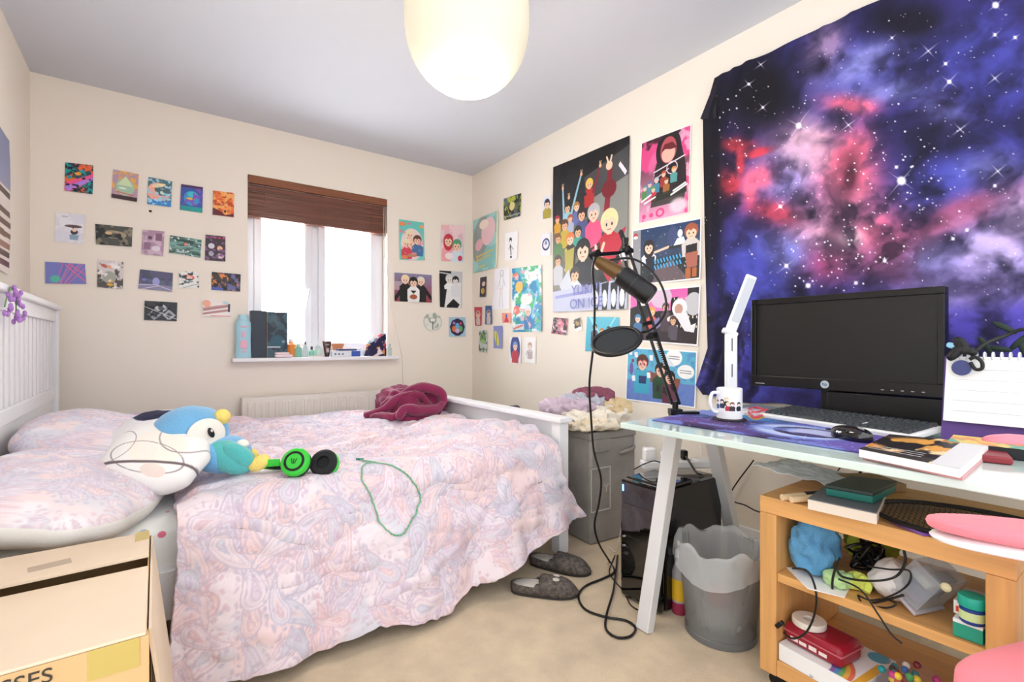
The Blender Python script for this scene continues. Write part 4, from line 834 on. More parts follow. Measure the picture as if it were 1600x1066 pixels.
for k, (nm, q, bg, fn, lab, wall) in enumerate(ARTS):
    if q is None:
        q = [(661, 488), (690, 489), (690, 518), (661, 517)]
    pts = [np.array((AX(*p) if wall else AY(*p))) for p in q]
    wd = np.linalg.norm(pts[1]-pts[0]); ht = np.linalg.norm(pts[3]-pts[0])
    pw = max(q[1][0]-q[0][0], 12); ph_ = max(q[3][1]-q[0][1], 12); sc = 1.7
    nx, ny = int(pw*sc*(1.5 if wall else 1))+8, int(ph_*sc)+8
    A = Art(nx, ny, ht/wd, bg); fn(A); U, V = A.U[..., None], A.V[..., None]
    P3 = pts[0]*(1-U)*(1-V)+pts[1]*U*(1-V)+pts[2]*U*V+pts[3]*(1-U)*V
    off = .004+.003*vnoise(A.U*2+k, A.V*2+k, k)+.004*(A.U*A.V)**6
    if nm == 'large_poster': off = off+.006*vnoise(A.U*3, A.V*4, 3)
    if nm == 'round_print':
        ang = np.arctan2(A.V-.5, A.U-.5); sq = np.maximum(abs(A.U-.5), abs(A.V-.5)); rr = np.hypot(A.U-.5, A.V-.5)+1e-9
        f = sq/rr; Uc = (.5+(A.U-.5)*f)[..., None]; Vc = (.5+(A.V-.5)*f)[..., None]
        P3 = pts[0]*(1-Uc)*(1-Vc)+pts[1]*Uc*(1-Vc)+pts[2]*Uc*Vc+pts[3]*(1-Uc)*Vc
        A.U = Uc[..., 0]; A.V = Vc[..., 0]; A.W = A.V*A.asp; A.I[:] = rgb(bg); fn(A)
    if wall: P3[..., 0] = P3[..., 0]-off
    else: P3[..., 1] = P3[..., 1]-off
    where = 'on the right wall' if wall else 'on the window wall'
    o = grid_obj(nm, P3, A.I, M_print, label=lab, cat='poster' if 'poster' in nm else 'art print')
    if nm == 'large_poster':
        ABS_ = ABS[o.name]; ml = plain('lettering_lilac', '7d82c8', .5); mw = plain('lettering_pale', 'd8daf0', .5)
        q_ = lambda px, py: AX(px, py, -.022)
        Mt = Matrix.Translation(q_(915, 452)) @ Matrix(((0, 0, -1, 0), (-1, 0, 0, 0), (0, 1, 0, 0), (0, 0, 0, 1)))
        text('lettering', 'YURI!!!', .088, ml, o, Mt); Mt = Matrix.Translation(q_(915, 474)) @ Matrix(((0, 0, -1, 0), (-1, 0, 0, 0), (0, 1, 0, 0), (0, 0, 0, 1)))
        text('lettering', 'ON ICE', .088, ml, o, Mt)
# poster on the left wall, only its edge in view
A = Art(60, 160, 1.0, '7a84a8'); p_left(A)
P3 = np.stack([np.full(A.U.shape, XL+.006)+.006*vnoise(A.U*3, A.V*6, 3), -1.10+A.U*.60+.012*vnoise(A.V*9, A.U*0, 2), 1.87-A.V*.60], -1)
grid_obj('poster', P3, A.I, M_print, label='grey blue poster with brown bands, cut by the left edge of the photo', cat='poster')
# black pin mark on the back wall
b = MB(); p = AY(235, 330); b.sup(p, (.008, .004, .007), 1, 1, 12, 8); b.build('wall_pin', M_black, label='tiny dark pin in the window wall below the wave print', cat='pin')
# flower garland over the headboard
gl = T('flower_garland', 'lilac artificial flowers hanging over the headboard top', 'flowers', (-2.60, -1.25, 1.1))
M_fl = plain('petal_lilac', 'b07cc8', .6)
for i, (yy, zz) in enumerate(((-1.21, 1.105), (-1.25, 1.14), (-1.185, 1.06), (-1.31, 1.12), (-1.36, 1.07), (-1.25, 1.05))):
    b = MB()
    for k in range(5):
        a_ = k*1.2566+i; b.sup((-2.578+.004*k, yy+.014*math.cos(a_), zz+.014*math.sin(a_)), (.006, .012, .010), 1, 1, 10, 8)
    b.build('blossom', M_fl, gl)
b = MB(); b.tube(catmull([(-2.58, -1.20, 1.05), (-2.578, -1.22, 1.12), (-2.58, -1.28, 1.15), (-2.58, -1.36, 1.08)]), .002, 6); b.build('stem', plain('stem_green', '6a9a5a'), gl)
# ================= TAPESTRY =================
nx, ny = 560, 620
UU, VV = np.meshgrid(np.linspace(0, 1, nx), np.linspace(0, 1, ny))
yl = np.interp(VV, [0, .05, .10, .5, .85, .97, 1], [-2.262, -2.235, -2.20, -2.21, -2.225, -2.16, -2.20])
YE = -3.62
ty = yl+(YE-yl)*UU; zb = .70+.012*sst(.10, 0, UU)+.006*np.sin(UU*30); tz = 2.236+(zb-2.236)*VV-.002*np.sin(UU*40)*(1-VV)
dxp = ty-CY; # pixel frame of the print, used only to lay out its pattern
dd = (0-CX)*SN+dxp*CS; ll = (0-CX)*CS-dxp*SN
PX = 800+FPX*ll/dd; PY = 538-FPX*(tz-CZ)/dd
# the cloth pattern coordinates in metres
gy = -ty; gz = tz
n1 = fbm(gy*3.1, gz*3.1, 5, 3); n2 = fbm(gy*6+n1*3, gz*6-n1*2, 5, 9); n3 = fbm(gy*14+n2*2, gz*14, 4, 15); n2 = np.clip(.5+(n2-.5)*1.9, .2, .85); n3 = np.clip(.5+(n3-.5)*1.8, .15, .85)
img = np.zeros(UU.shape+(3,))+np.array((24, 20, 46))
def neb(cx, cy, rx, ry, rot, c, k, th=.42, rug=1.0):
    global img
    X = PX-(1080+cx*.4502); Y = PY-cy*.4502; a_ = math.radians(rot); rx *= .4502; ry *= .4502
    X, Y = X*math.cos(a_)+Y*math.sin(a_), -X*math.sin(a_)+Y*math.cos(a_)
    g = np.exp(-(X/rx)**2-(Y/ry)**2); m = np.clip(g*(.62+.95*(n2-th-.04)*rug+.75*(n3-.5)*rug)*1.35, 0, 1)*k
    m = np.clip(m, 0, 1); img += (np.array(c)-img)*m[..., None]
BLU = (74, 78, 178); LBL = (150, 152, 226); PNK = (240, 112, 150); PPK = (238, 190, 220); RED = (232, 70, 92); VIO = (88, 60, 140)
img += (np.array((58, 52, 128))-img)*(sst(.35, .7, n1)*.8)[..., None]
for q in ((560, 300, 260, 150, -20, BLU, .9), (900, 420, 420, 380, 0, (52, 48, 128), .8), (300, 650, 260, 220, 20, VIO, .8), (850, 700, 300, 140, -25, BLU, .9), (1050, 250, 160, 120, 0, BLU, .6), (950, 140, 120, 60, -15, BLU, .8),
          (880, 390, 80, 50, 20, LBL, .8), (1050, 590, 90, 60, 0, LBL, .6), (260, 900, 120, 90, 45, BLU, 1), (470, 180, 60, 100, 20, PPK, .55), (620, 230, 130, 60, -30, LBL, .8), (700, 320, 140, 40, -10, LBL, .7),
          (430, 540, 130, 110, 20, PPK, 1.1), (330, 640, 110, 80, 0, LBL, .7), (560, 370, 80, 30, 5, PNK, 1.3), (570, 560, 80, 110, 15, PNK, 1.1), (560, 680, 110, 110, 0, PNK, .9), (500, 800, 150, 100, 0, PPK, 1.1), (640, 830, 150, 90, 20, PNK, 1.2), (720, 850, 70, 110, -20, PNK, 1.1),
          (700, 900, 80, 50, 0, (150, 40, 70), 1.0), (850, 790, 260, 50, -22, (178, 90, 128), 1.1), (980, 730, 200, 45, -20, (160, 80, 120), 1), (800, 900, 160, 60, 0, LBL, .9), (1060, 900, 170, 120, -10, (200, 180, 236), 1.2), (1140, 740, 80, 90, 0, (214, 180, 226), 1),
          (165, 510, 50, 22, 0, RED, 1.6), (182, 560, 12, 50, 0, RED, 1.6), (235, 535, 45, 12, -15, RED, 1.5), (135, 640, 45, 45, -40, RED, 1.5), (215, 660, 22, 50, 0, PNK, 1.2), (255, 620, 50, 40, -30, PNK, 1), (300, 740, 90, 40, 15, RED, .8), (450, 920, 100, 60, 0, (190, 70, 110), .9), (340, 900, 80, 70, 0, LBL, .9), (200, 1000, 200, 140, 10, BLU, 1.0), (1000, 1150, 400, 160, 0, (84, 72, 178), 1.1), (200, 1280, 400, 160, 0, (72, 70, 170), 1.0), (1000, 1000, 260, 60, -5, (180, 160, 226), .9),
          (560, 830, 40, 30, 0, (250, 230, 244), 1.4)): neb(*q)
for q in ((250, 330, 130, 130, 0, (16, 13, 26), 1.0), (820, 480, 110, 70, 0, (20, 16, 40), .9), (760, 80, 150, 70, 0, (18, 14, 30), .9), (560, 620, 26, 70, 10, (40, 14, 30), .7), (60, 520, 60, 500, 0, (14, 11, 24), 1.4), (20, 120, 200, 120, 0, (16, 13, 30), .9)): neb(*q, .3, .6)
img = img*(.86+.5*(n3-.5)[..., None])
rs = random.Random(5)
def star(px, py, r, c=(250, 246, 255), k=1):
    global img
    j = np.argmin(abs(PX[ny//2]-px)); col_ = PY[:, j]; i = np.argmin(abs(col_-py))
    R_ = int(r*3)+2; i0, i1, j0, j1 = max(0, i-R_), min(ny, i+R_+1), max(0, j-R_), min(nx, j+R_+1)
    d = np.hypot(PX[i0:i1, j0:j1]-px, PY[i0:i1, j0:j1]-py); m = sst(r*1.15, r*.5, d)*k; img[i0:i1, j0:j1] += (np.array(c)-img[i0:i1, j0:j1])*m[..., None]
for k in range(620): star(rs.uniform(1100, 1600), rs.uniform(0, 640), rs.uniform(.7, 1.3), k=rs.uniform(.4, .95))
for k in range(150):
    cx, cy = rs.choice(((560, 880), (760, 560), (400, 950), (660, 720), (220, 470))); star(1080+.45*rs.gauss(cx, 110), .45*rs.gauss(cy, 90), rs.uniform(.8, 1.9))
def spark(cx, cy, L, r, rot=38):
    global img
    px, py = 1080+cx*.4502, cy*.4502; star(px, py, r)
    for a_, f in ((rot, 1.15), (rot+95, .8)):
        a_ = math.radians(-a_); X = PX-px; Y = PY-py; t = X*math.cos(a_)+Y*math.sin(a_); s_ = -X*math.sin(a_)+Y*math.cos(a_)
        m = np.clip(1-abs(t)/(L*f*.45), 0, 1)**1.2*sst(1.5, .2, abs(s_)/(np.clip(1-abs(t)/(L*f*.45), .15, 1))); img += (np.array((240, 236, 255))-img)*(m*.8)[..., None]
for q in ((383, 442, 95, 6, 55), (737, 632, 90, 8, 50), (903, 292, 60, 4, 48), (318, 720, 40, 3.5), (1062, 28, 44, 6), (258, 378, 40, 2.5), (210, 298, 36, 2.5), (250, 230, 36, 2), (340, 925, 50, 4), (890, 230, 26, 3), (680, 908, 26, 3.5), (1060, 130, 30, 3), (1130, 140, 26, 3), (830, 185, 60, 1.2), (705, 140, 26, 2), (555, 440, 50, 1), (1060, 280, 50, 1), (940, 455, 50, 1), (415, 993, 22, 4.5), (580, 984, 18, 3.5), (963, 802, 18, 3), (915, 832, 18, 3), (1060, 650, 18, 3), (720, 585, 18, 3), (1070, 600, 60, 1), (70, 1560, 60, 1), (1230, 1010, 20, 3)): spark(*q)
off = .020+.006*fbm(gy*5, gz*3, 3, 8)
off = off+.020*np.exp(-((UU-.035)/.018)**2)*(.5+.5*VV)+.014*np.exp(-((UU-.075)/.014)**2)+.010*np.exp(-((UU-.12-.03*VV)/.016)**2)+.007*np.exp(-((UU-.35+.12*VV)/.012)**2)*(1-VV)+.006*np.exp(-((UU-.42+.2*VV)/.01)**2)*(1-VV)
off = off+.004*np.sin(UU*60+VV*3)*sst(.0, .3, 1-VV)*.4
grid_obj('galaxy_tapestry', np.stack([-off, ty, tz], -1), img, M_cloth, label='large purple and pink galaxy tapestry pinned on the right wall', cat='tapestry', solid=.002)
# folded over corner of the tapestry
tp = bpy.data.objects['galaxy_tapestry']
b = MB(); c0 = AX(1119, 126, -.034); c1_ = AX(1119, 185, -.034); c2_ = AX(1094, 186, -.034); c3_ = AX(1112, 140, -.034)
b.add([c0, c3_, c2_, c1_], [(0, 1, 2, 3)]); b.add([q+Vector((.012, 0, 0)) for q in (c0, c3_, c2_, c1_)], [(3, 2, 1, 0)]); b.build('folded_corner', plain('tapestry_back', '24202e', .9), tp, smooth=False)
#PART3
def AT(px, py, t):
    r = ray(px, py); return Vector((CX+r[0]*t, CY+r[1]*t, CZ+r[2]*t))
# ================= WINDOW SILL ITEMS =================
SZ = .8725
def sx_(px, y=-.05): return AY(px, 555, y).x
b = MB(Mx((sx_(380), -.055, SZ)));
prf = [(.98, 0), (1.0, .01), (.96, .05), (.92, .12), (.99, .19), (.93, .225), (.7, .243), (.62, .245), (.62, .272), (.55, .275)]
b.lathe((0, 0, 0), [(r*.046, z) for r, z in prf], 32, M=Matrix.Scale(.55, 4, (0, 1, 0)))
bt = T('shampoo_bottle', 'tall pale blue shampoo bottle, leftmost on the window sill', 'bottle', (sx_(380), -.055, SZ))
b.build('bottle_body', plain('pale_blue_plastic', 'a8d4e2', .35), bt)
b = MB(Mx((sx_(380), -.055, SZ)));
for (z, w_, h_) in ((.20, .02, .006), (.15, .012, .02), (.085, .022, .03), (.04, .016, .005)): b.sup((0, -.0235, z), (w_, .003, h_), .7, .7, 16, 8)
b.build('label_print', plain('label_pink', 'e6b4c8', .5), bt)
gb = T('gift_box', 'dark blue glossy box with smoky print standing on the sill', 'box', (sx_(420), -.03, SZ))
x0, x1, x2 = sx_(393, -.06), sx_(417, -.07), sx_(449, -.05)
b = MB(); b.box(x0, -.055, SZ, x1, .03, SZ+.305); b.build('box_spine', plain('navy_card', '1c2a3c', .35), gb, smooth=False, bevel=.002)
A = Art(80, 150, 2.2, '22323e'); A.N('3c5a66', 3, .5, 4); A.E(.4, .2, .25, .3, '52646e', 20, .5, .08); A.E(.5, .66, .35, .35, '2c6274', 0, .8, .1); A.E(.8, .65, .08, .08, '9cb0b8', 30, .7, .03); A.R(.03, .765, .65, .785, 'e8e8e8'); A.L(.25, .85, .5, .85, .01, 'c88'); A.L(.02, 0, .02, 1, .02, 'b08858')
U, V = A.U[..., None], A.V[..., None]; q0 = np.array((x1+.001, -.0565, SZ+.298)); P3 = q0+U*np.array((x2-x1-.001, .0, 0))+V*np.array((0, 0, -.297))
b = MB(); b.box(x1+.001, -.055, SZ, x2, .02, SZ+.300); fb = b.build('box_front', plain('navy_card', '1c2a3c', .35), gb, smooth=False, bevel=.002)
grid_obj('front_print', P3, A.I, M_print, parent=fb)
def bottle(px, y, r, h, m, label, cat='bottle', capm=None, caph=.02, capr=.4, sh=.8, wl=None):
    t = T('bottle', label, cat, (sx_(px, y), y, SZ)); c = (sx_(px, y), y, SZ)
    b = MB(); b.lathe(c, [(r*.96, 0), (r, .004), (r, h*sh), (r*.45, h*.95), (r*.38, h)], 24); b.build('bottle_body', m, t)
    if capm: b = MB(); b.lathe(c, [(r*capr, h), (r*capr, h+caph*.9), (r*capr*.8, h+caph)], 20); b.build('cap', capm, t)
    if wl: b = MB(); b.lathe(c, [(r*1.02, h*.2), (r*1.02, h*.6)], 24, cap=False); b.build('label', wl, t)
    return t
M_clear = mat('clear_plastic', 'e4f2f2', .05, trans=.9, ior=1.15); M_mint = mat('mint_plastic', '9fdcc8', .15, trans=.5, ior=1.2)
M_or = plain('orange_plastic', 'f08a3c', .3); M_wc = plain('white_cap', 'eef0f2', .35)
bottle(454, .03, .036, .105, M_or, 'orange bottle behind the dark blue box on the sill', capm=M_wc)
bottle(466, -.06, .022, .075, M_mint, 'mint green bottle on the sill, just right of the white pack', capm=M_mint, caph=.012)
bottle(477, -.03, .020, .085, M_clear, 'clear bottle with long dark nozzle next to the mint bottle', capm=plain('dark_nozzle', '5a4c48', .4), caph=.02, capr=.3, sh=.4)
bottle(487, -.05, .018, .05, M_mint, 'small green bottle with black cap on the sill', capm=plain('black_cap', '1c1820', .3), caph=.022, capr=.42)
bottle(497, -.05, .022, .082, M_clear, 'clear bottle with pale green label beside the brown tube', capm=M_wc, wl=plain('pale_green_label', 'c4e4d4'))
bottle(609, -.03, .016, .07, M_clear, 'small clear bottle right of the floral bag on the sill', capm=plain('blue_cap', '88b4c8', .4))
b = MB(); c = Vector((sx_(442), -.065, SZ)); b.sup(c+Vector((0, 0, .010)), (.055, .03, .010), .5, .6, 40, 12); b.sup(c+Vector((-.008, 0, .026)), (.045, .028, .009), .6, .6, 40, 12); b.build('wipes_pack', plain('pack_pink_white', 'f0dce0', .4), label='flat pinkish white soft pack lying in front of the dark box', cat='pack')
b = MB(); c = Vector((sx_(492), -.085, SZ)); b.cb(c+Vector((0, 0, .004)), (.10, .02, .008)); b.build('nail_file', plain('offwhite_card', 'efe9e4', .5), label='flat white strip lying at the front of the sill', cat='strip', bevel=.002)
tb = T('cream_tube', 'brown and silver squeeze tube standing on its cap on the sill', 'tube', (sx_(511), -.05, SZ)); c = Vector((sx_(511), -.05, SZ))
b = MB(); 
for i in range(1):
    n = 24; vs = []; fs = []
    for (z, rx, ry) in ((.012, .017, .017), (.05, .022, .016), (.09, .028, .008), (.108, .032, .002)):
        for k in range(n): a_ = 2*math.pi*k/n; vs.append((c.x+rx*math.cos(a_), c.y+ry*math.sin(a_), c.z+z))
    for j in range(3):
        for k in range(n): fs.append((j*n+k, j*n+(k+1) % n, (j+1)*n+(k+1) % n, (j+1)*n+k))
    fs.append(tuple(range(3*n, 4*n))); b.add(vs, fs)
b.build('tube_body', plain('tube_brown', '4a3632', .25, metal=.2), tb)
b = MB(); b.lathe(c, [(.015, 0), (.016, .012)], 20); b.build('cap', plain('black_cap', '1c1820', .3), tb)
b = MB(); b.cb(c+Vector((0, -.0165, .045)), (.018, .002, .03)); b.cb(c+Vector((0, -.010, .085)), (.026, .002, .006)); b.build('label', plain('tube_label', 'b8a8a4', .4), tb)
b = MB(); b.lathe((sx_(528, .03), .03, SZ), [(.028, 0), (.036, .072), (.041, .073), (.042, .092), (.038, .092), (.032, .06), (.024, .01)], 28); b.build('plant_pot', plain('terracotta', 'd08a62', .8), label='small terracotta plant pot behind the brown tube', cat='plant pot')
cb_ = T('small_carton', 'white and blue carton lying on the sill with dark papers on top', 'box', (sx_(540), -.05, SZ)); xa, xb = sx_(517), sx_(561)
b = MB(); b.box(xa, -.08, SZ, xa+(xb-xa)*.68, -.02, SZ+.042); b.build('carton_front', plain('carton_white', 'e8ecf4', .5), cb_, smooth=False, bevel=.002)
b = MB(); b.box(xa+(xb-xa)*.68, -.08, SZ, xb, -.02, SZ+.040); b.build('carton_end', plain('carton_blue', '3c5cb0', .5), cb_, smooth=False, bevel=.002)
b = MB()
for k in range(3): b.lathe((xa+.022+.026*k, 0, 0), [(.008, 0), (.008, .001)], 14, M=Mx((0, -.0802, SZ+.018), rx=90))
b.build('printed_dots', plain('dot_grey', '8890a4'), cb_)
b = MB(Mx((sx_(540), -.05, SZ+.0425), rz=4)); b.box(-.06, -.035, 0, .07, .03, .012); b.build('notebook', plain('notebook_navy', '38456c', .5), label='thin navy notebook lying on the carton on the sill', cat='notebook', bevel=.002)
bottle(565, -.02, .018, .036, M_wc, 'small white tub between the carton and the floral bag', cat='tub', capm=M_wc, caph=.008, capr=.9, sh=.95)
b = MB(); b.lathe((sx_(560, .04), .04, SZ), [(.022, 0), (.022, .045), (.02, .05)], 20); b.build('glass_jar', M_clear, label='clear glass jar behind the blue carton end', cat='jar')
b = MB(Mx((sx_(545, .05), .05, SZ))); b.cb((0, 0, .035), (.03, .02, .07)); b.build('white_carton', plain('carton_white2', 'e8e4e4'), label='tiny pale upright carton at the window glass', cat='box', bevel=.002)
mb_ = T('makeup_bag', 'navy floral open bag stuffed with packets, right end of sill', 'bag', (sx_(587), -.05, SZ)); c = Vector((sx_(587), -.05, SZ))
th, zz = np.meshgrid(np.linspace(0, 2*np.pi, 90), np.linspace(0, 1, 50))
rx = .080*(1+.05*np.sin(3*th+zz*3))*(1-.12*zz); ry = .04*(1-.2*zz)*(1+.08*np.sin(5*th)); zt_ = zz*(.125+.045*np.cos(th))
P3 = np.stack([c.x+rx*np.cos(th), c.y+ry*np.sin(th), c.z+zt_], -1)
I = np.zeros(th.shape+(3,))+rgb('28264a')
for sc_, cc in ((30, 'c85868'), (34, 'e8d8dc'), (28, 'e09848')): I += (rgb(cc)-I)*(sst(.66, .72, fbm(th*.06*sc_, zz*.13*sc_+sc_, 2, sc_)))[..., None]
grid_obj('bag_body', P3, I, M_cloth, parent=mb_, solid=.003)
for i, (dx, dz, rz, ry_, cc, sz) in enumerate(((-.03, .12, 10, 30, 'f2f4f6', (.06, .012, .045)), (.015, .14, -20, -20, 'ec6878', (.05, .012, .03)), (-.01, .135, 0, 25, 'f4f0f2', (.055, .01, .04)), (.035, .145, 30, -30, 'e85a6a', (.04, .012, .035)), (-.045, .09, 0, 40, 'b8dce8', (.05, .01, .03)), (.0, .11, 20, 10, '6898c0', (.045, .012, .04)), (.01, .085, 0, -35, '48a090', (.04, .012, .025)), (.04, .105, 10, 20, 'f0d8b8', (.03, .014, .05)))):
    b = MB(Mx(c+Vector((dx, -.012*(i % 3), dz)), rz=rz, ry=ry_)); b.sup((0, 0, 0), (sz[0]/2, sz[1]/2, sz[2]/2), .5, .4, 20, 10, amp=.002, fr=40, seed=i); b.build('sachet', plain('sachet_'+cc, cc, .35), mb_)
# ================= DESK =================
DZ = .693
dk = T('glass_desk', 'white A-leg desk with a pale green frosted glass top', 'desk', (-.48, -3.0, 0))
M_gl = mat('frosted_glass', 'd4e6df', .12, coat=.5); M_leg = mat('leg_paint', 'd9d9d9', .4, metal=.1)
b = MB(); b.box(-.905, -4.0, DZ-.020, -.03, -2.452, DZ); b.build('glass_top', M_gl, dk, smooth=False, bevel=.003)
for yy in (-2.52, -3.90):
    b = MB(); b.bar((-.862, yy, 0), (-.70, yy, DZ-.045), .050, .034, up=(1, 0, 0), w1=.050, h1=.040); b.build('leg', M_leg, dk, smooth=False, bevel=.003)
    b = MB(); b.bar((-.245, yy-.0, 0), (-.475, yy-.0, DZ-.045), .050, .034, up=(1, 0, 0), w1=.050, h1=.040); b.build('leg', M_leg, dk, smooth=False, bevel=.003)
    b = MB(); b.box(-.80, yy-.024, DZ-.045, -.12, yy+.024, DZ-.021); b.build('top_rail', M_leg, dk, smooth=False, bevel=.003)
b = MB(); b.cyl((-.80, -2.482, DZ-.028), (-.80, -2.482, DZ-.021), .018); b.build('glass_pad', M_white, dk)
# mat with galaxy print
A = Art(420, 220, .56, '3a2a58'); A.N('5a4a98', 3, .45, 3); A.E(.16, .1, .34, .14, '4a90d0', 0, 1, .12); A.E(.12, .2, .2, .05, 'b090d0', 10, .8, .05); A.E(.3, .75, .3, .08, '6a4888', 0, .7, .08)
A.E(.66, .5, .24, .22, '5868b8', 0, .9, .08); A.E(.66, .5, .2, .18, 'c4d0f0', 0, .9, .05); A.E(.69, .48, .15, .13, '2a2450', 0, 1, .01); A.E(.71, .47, .115, .10, 'b8bce0', 0, 1, .02); A.E(.72, .6, .08, .03, '3a3468', 0, .9, .02); A.N('7890d8', 7, .6, 7, .7); A.E(.92, .8, .1, .1, '6858a8', 0, .7, .05)
rs2 = random.Random(3)
for k in range(170): A.E(rs2.random(), rs2.random(), .0035, .0035, 'e8e0f8', 0, rs2.uniform(.4, 1))
U, V = A.U[..., None], A.V[..., None]; m0, m1, m2, m3 = [np.array((x, y, DZ+.0045)) for x, y in ((-.42, -2.435-.02), (-.46, -3.12), (-.80, -3.135), (-.79, -2.495))]
P3 = m0*(1-U)*(1-V)+m1*U*(1-V)+m2*U*V+m3*(1-U)*V
grid_obj('desk_mat', P3, A.I, M_cloth, solid=.0035, label='purple and blue galaxy print desk mat on the glass desk', cat='desk mat')
# mug on coaster
mc = Vector((-.575, -2.655, DZ+.005))
b = MB(); b.lathe(mc, [(.055, 0), (.056, .002), (.055, .004)], 32); b.build('coaster', plain('coaster_dark', '2c2028', .6), label='dark round coaster under the mug', cat='coaster')
mc.z += .0045
mg = T('mug', 'white mug with printed cartoon figures standing on the desk mat', 'mug', mc)
A = Art(260, 110, .42, 'f4f4f4')
for (x, y, h, t_) in ((.50, .42, '28284a', '283058'), (.56, .34, 'e8d8a0', '38342c'), (.58, .5, 'e8d8a0', 'c03040'), (.63, .50, '7a3028', '403038'), (.72, .5, '1c1c20', '202028'), (.42, .45, '7a3028', '3a5a88')): A.F(x, y, .026, h, 'f8e4d8', t_, .9)
th = A.U*2*np.pi+math.radians(-94)  # wraps the cylinder
P3 = np.stack([mc.x-.0415*np.sin(th), mc.y+.0415*np.cos(th), mc.z+.102*(1-A.V)+.002], -1)
b = MB(); b.lathe(mc, [(.034, 0), (.040, .002), (.0412, .008), (.0412, .104), (.0395, .106), (.0375, .104), (.037, .012), (.0, .008)], 40); mo = b.build('mug_body', plain('ceramic_white', 'f2f2f2', .2), mg)
grid_obj('mug_print', P3, A.I, M_print, parent=mo)
hd_ = (-rg*.95+vw*.1); hd_.z = 0; hd_.normalize()
b = MB(); b.tube(catmull([mc+hd_*.038+Vector((0, 0, .088)), mc+hd_*.062+Vector((0, 0, .088)), mc+hd_*.070+Vector((0, 0, .055)), mc+hd_*.058+Vector((0, 0, .026)), mc+hd_*.038+Vector((0, 0, .022))]), .0055, 10); b.build('handle', plain('ceramic_white', 'f2f2f2', .2), mg)
# desk lamp
lp = T('desk_lamp', 'slim white folding LED desk lamp behind the mug', 'lamp', AT(1142, 600, 1.9)*1.0)
bx, by = lp.location.x, lp.location.y
lp.location.z = DZ; ABS[lp.name] = Vector((bx, by, DZ))
RZ = math.degrees(math.atan2(rg.y, rg.x))
M_wp = plain('white_abs', 'f0f0f0', .3)
b = MB(Mx((bx, by, DZ), rz=RZ)); b.sup((0, 0, .008), (.06, .07, .009), .3, .4, 40, 10); b.build('base', M_wp, lp)
b = MB(Mx((bx, by, DZ), rz=RZ)); b.cb((0, 0, .158), (.046, .020, .300)); b.build('pole', M_wp, lp, bevel=.006)
b = MB(Mx((bx, by, DZ), rz=RZ)); b.cb((0, -.011, .265), (.003, .002, .05)); b.build('button_slot', plain('slot_dark', '333'), lp, smooth=False)
b = MB(Mx((bx, by, DZ), rz=RZ)); b.cb((0, -.011, .165), (.003, .002, .05)); b.build('button_slot', plain('slot_dark', '333'), lp, smooth=False)
HM_ = Mx((bx-rg.x*.004, by-rg.y*.004, DZ+.312), rz=RZ) @ Matrix.Rotation(math.radians(21), 4, 'Y')
b = MB(HM_); b.cb((0, 0, .115), (.044, .014, .245)); hd2 = b.build('lamp_head', M_wp, lp, bevel=.006)
b = MB(HM_); b.cb((0, -.0075, .135), (.030, .002, .18)); b.build('light_panel', plain('light_panel', 'c9ccd2', .4), hd2, bevel=.0008)
b = MB(HM_); b.cyl((-.028, 0, 0), (.028, 0, 0), .011); b.build('hinge', M_wp, lp)
# ---- monitor ----
XM = -.28
mn0, mn1 = AX(1176, 466, XM), AX(1478, 443, XM); ml0 = AX(1176, 603, XM)
ya, yb, zt2, zb2 = mn0.y, mn1.y, 1.134, .799
mo_ = T('monitor', 'large black widescreen computer monitor on a stand', 'monitor', (XM, (ya+yb)/2, DZ))
M_bez = mat('bezel_black', '0b0a0b', .3); M_scr = mat('screen_black', '0f0d0c', .45)
b = MB()
for (y0, y1, z0, z1) in ((ya, yb, zt2-.022, zt2), (ya, yb, zb2, zb2+.040), (ya, ya-.018, zb2+.04, zt2-.022), (yb+.018, yb, zb2+.04, zt2-.022)): b.box(XM-.012, min(y0, y1), z0, XM+.03, max(y0, y1), z1)
b.build('bezel', M_bez, mo_, smooth=False, bevel=.002)
b = MB(); b.box(XM-.006, yb+.018, zb2+.04, XM+.02, ya-.018, zt2-.022); b.build('screen', M_scr, mo_, smooth=False)
b = MB(); b.box(XM+.02, yb+.06, zb2+.05, XM+.06, ya-.06, zt2-.05); b.build('rear_housing', M_bez, mo_, smooth=False, bevel=.01)
ym = (ya+yb)/2
b = MB(); b.box(XM+.03, ym-.06, DZ+.01, XM+.055, ym+.06, zb2+.12); b.build('stand_neck', M_bez, mo_, smooth=False, bevel=.004)
b = MB(); b.box(XM-.03, ym-.20, DZ+.0005, XM+.16, ym+.15, DZ+.018); b.build('stand_base', M_gloss, mo_, smooth=False, bevel=.006)
b = MB(); b.lathe((0, 0, 0), [(.0135, 0), (.0135, .0015)], 32, M=Matrix.Translation((XM-.0135, ym+.03, zb2+.02)) @ Matrix.Rotation(math.radians(90), 4, 'Y')); lg = b.build('badge', plain('badge_silver', 'b8c4cc', .3), mo_)
Wt = lambda p: Matrix.Translation(p) @ Matrix(((0, 0, -1, 0), (-1, 0, 0, 0), (0, 1, 0, 0), (0, 0, 0, 1)))
text('badge_letters', 'hp', .016, plain('badge_blue', '2a4c66', .3), lg, Wt((XM-.0140, ym+.03, zb2+.021)))
b = MB(); b.cb((XM-.0122, ya-.035, zb2+.010), (.001, .035, .0025)); b.build('model_mark', plain('text_grey', 'b0b0b0'), mo_, smooth=False)
for k in range(5):
    b = MB(); b.cb((XM-.0122, yb+.05+k*.026, zb2+.014), (.002, .008, .003)); b.build('button', plain('button_grey', '9a9a9a'), mo_, smooth=False)
b = MB(); b.box(XM-.005, yb+.004, DZ+.0190, XM+.10, AX(1292, 640, XM).y, zb2-.004); b.build('docking_unit', M_bez, label='black box shaped unit standing under the right half of the monitor', cat='electronic device', bevel=.004)
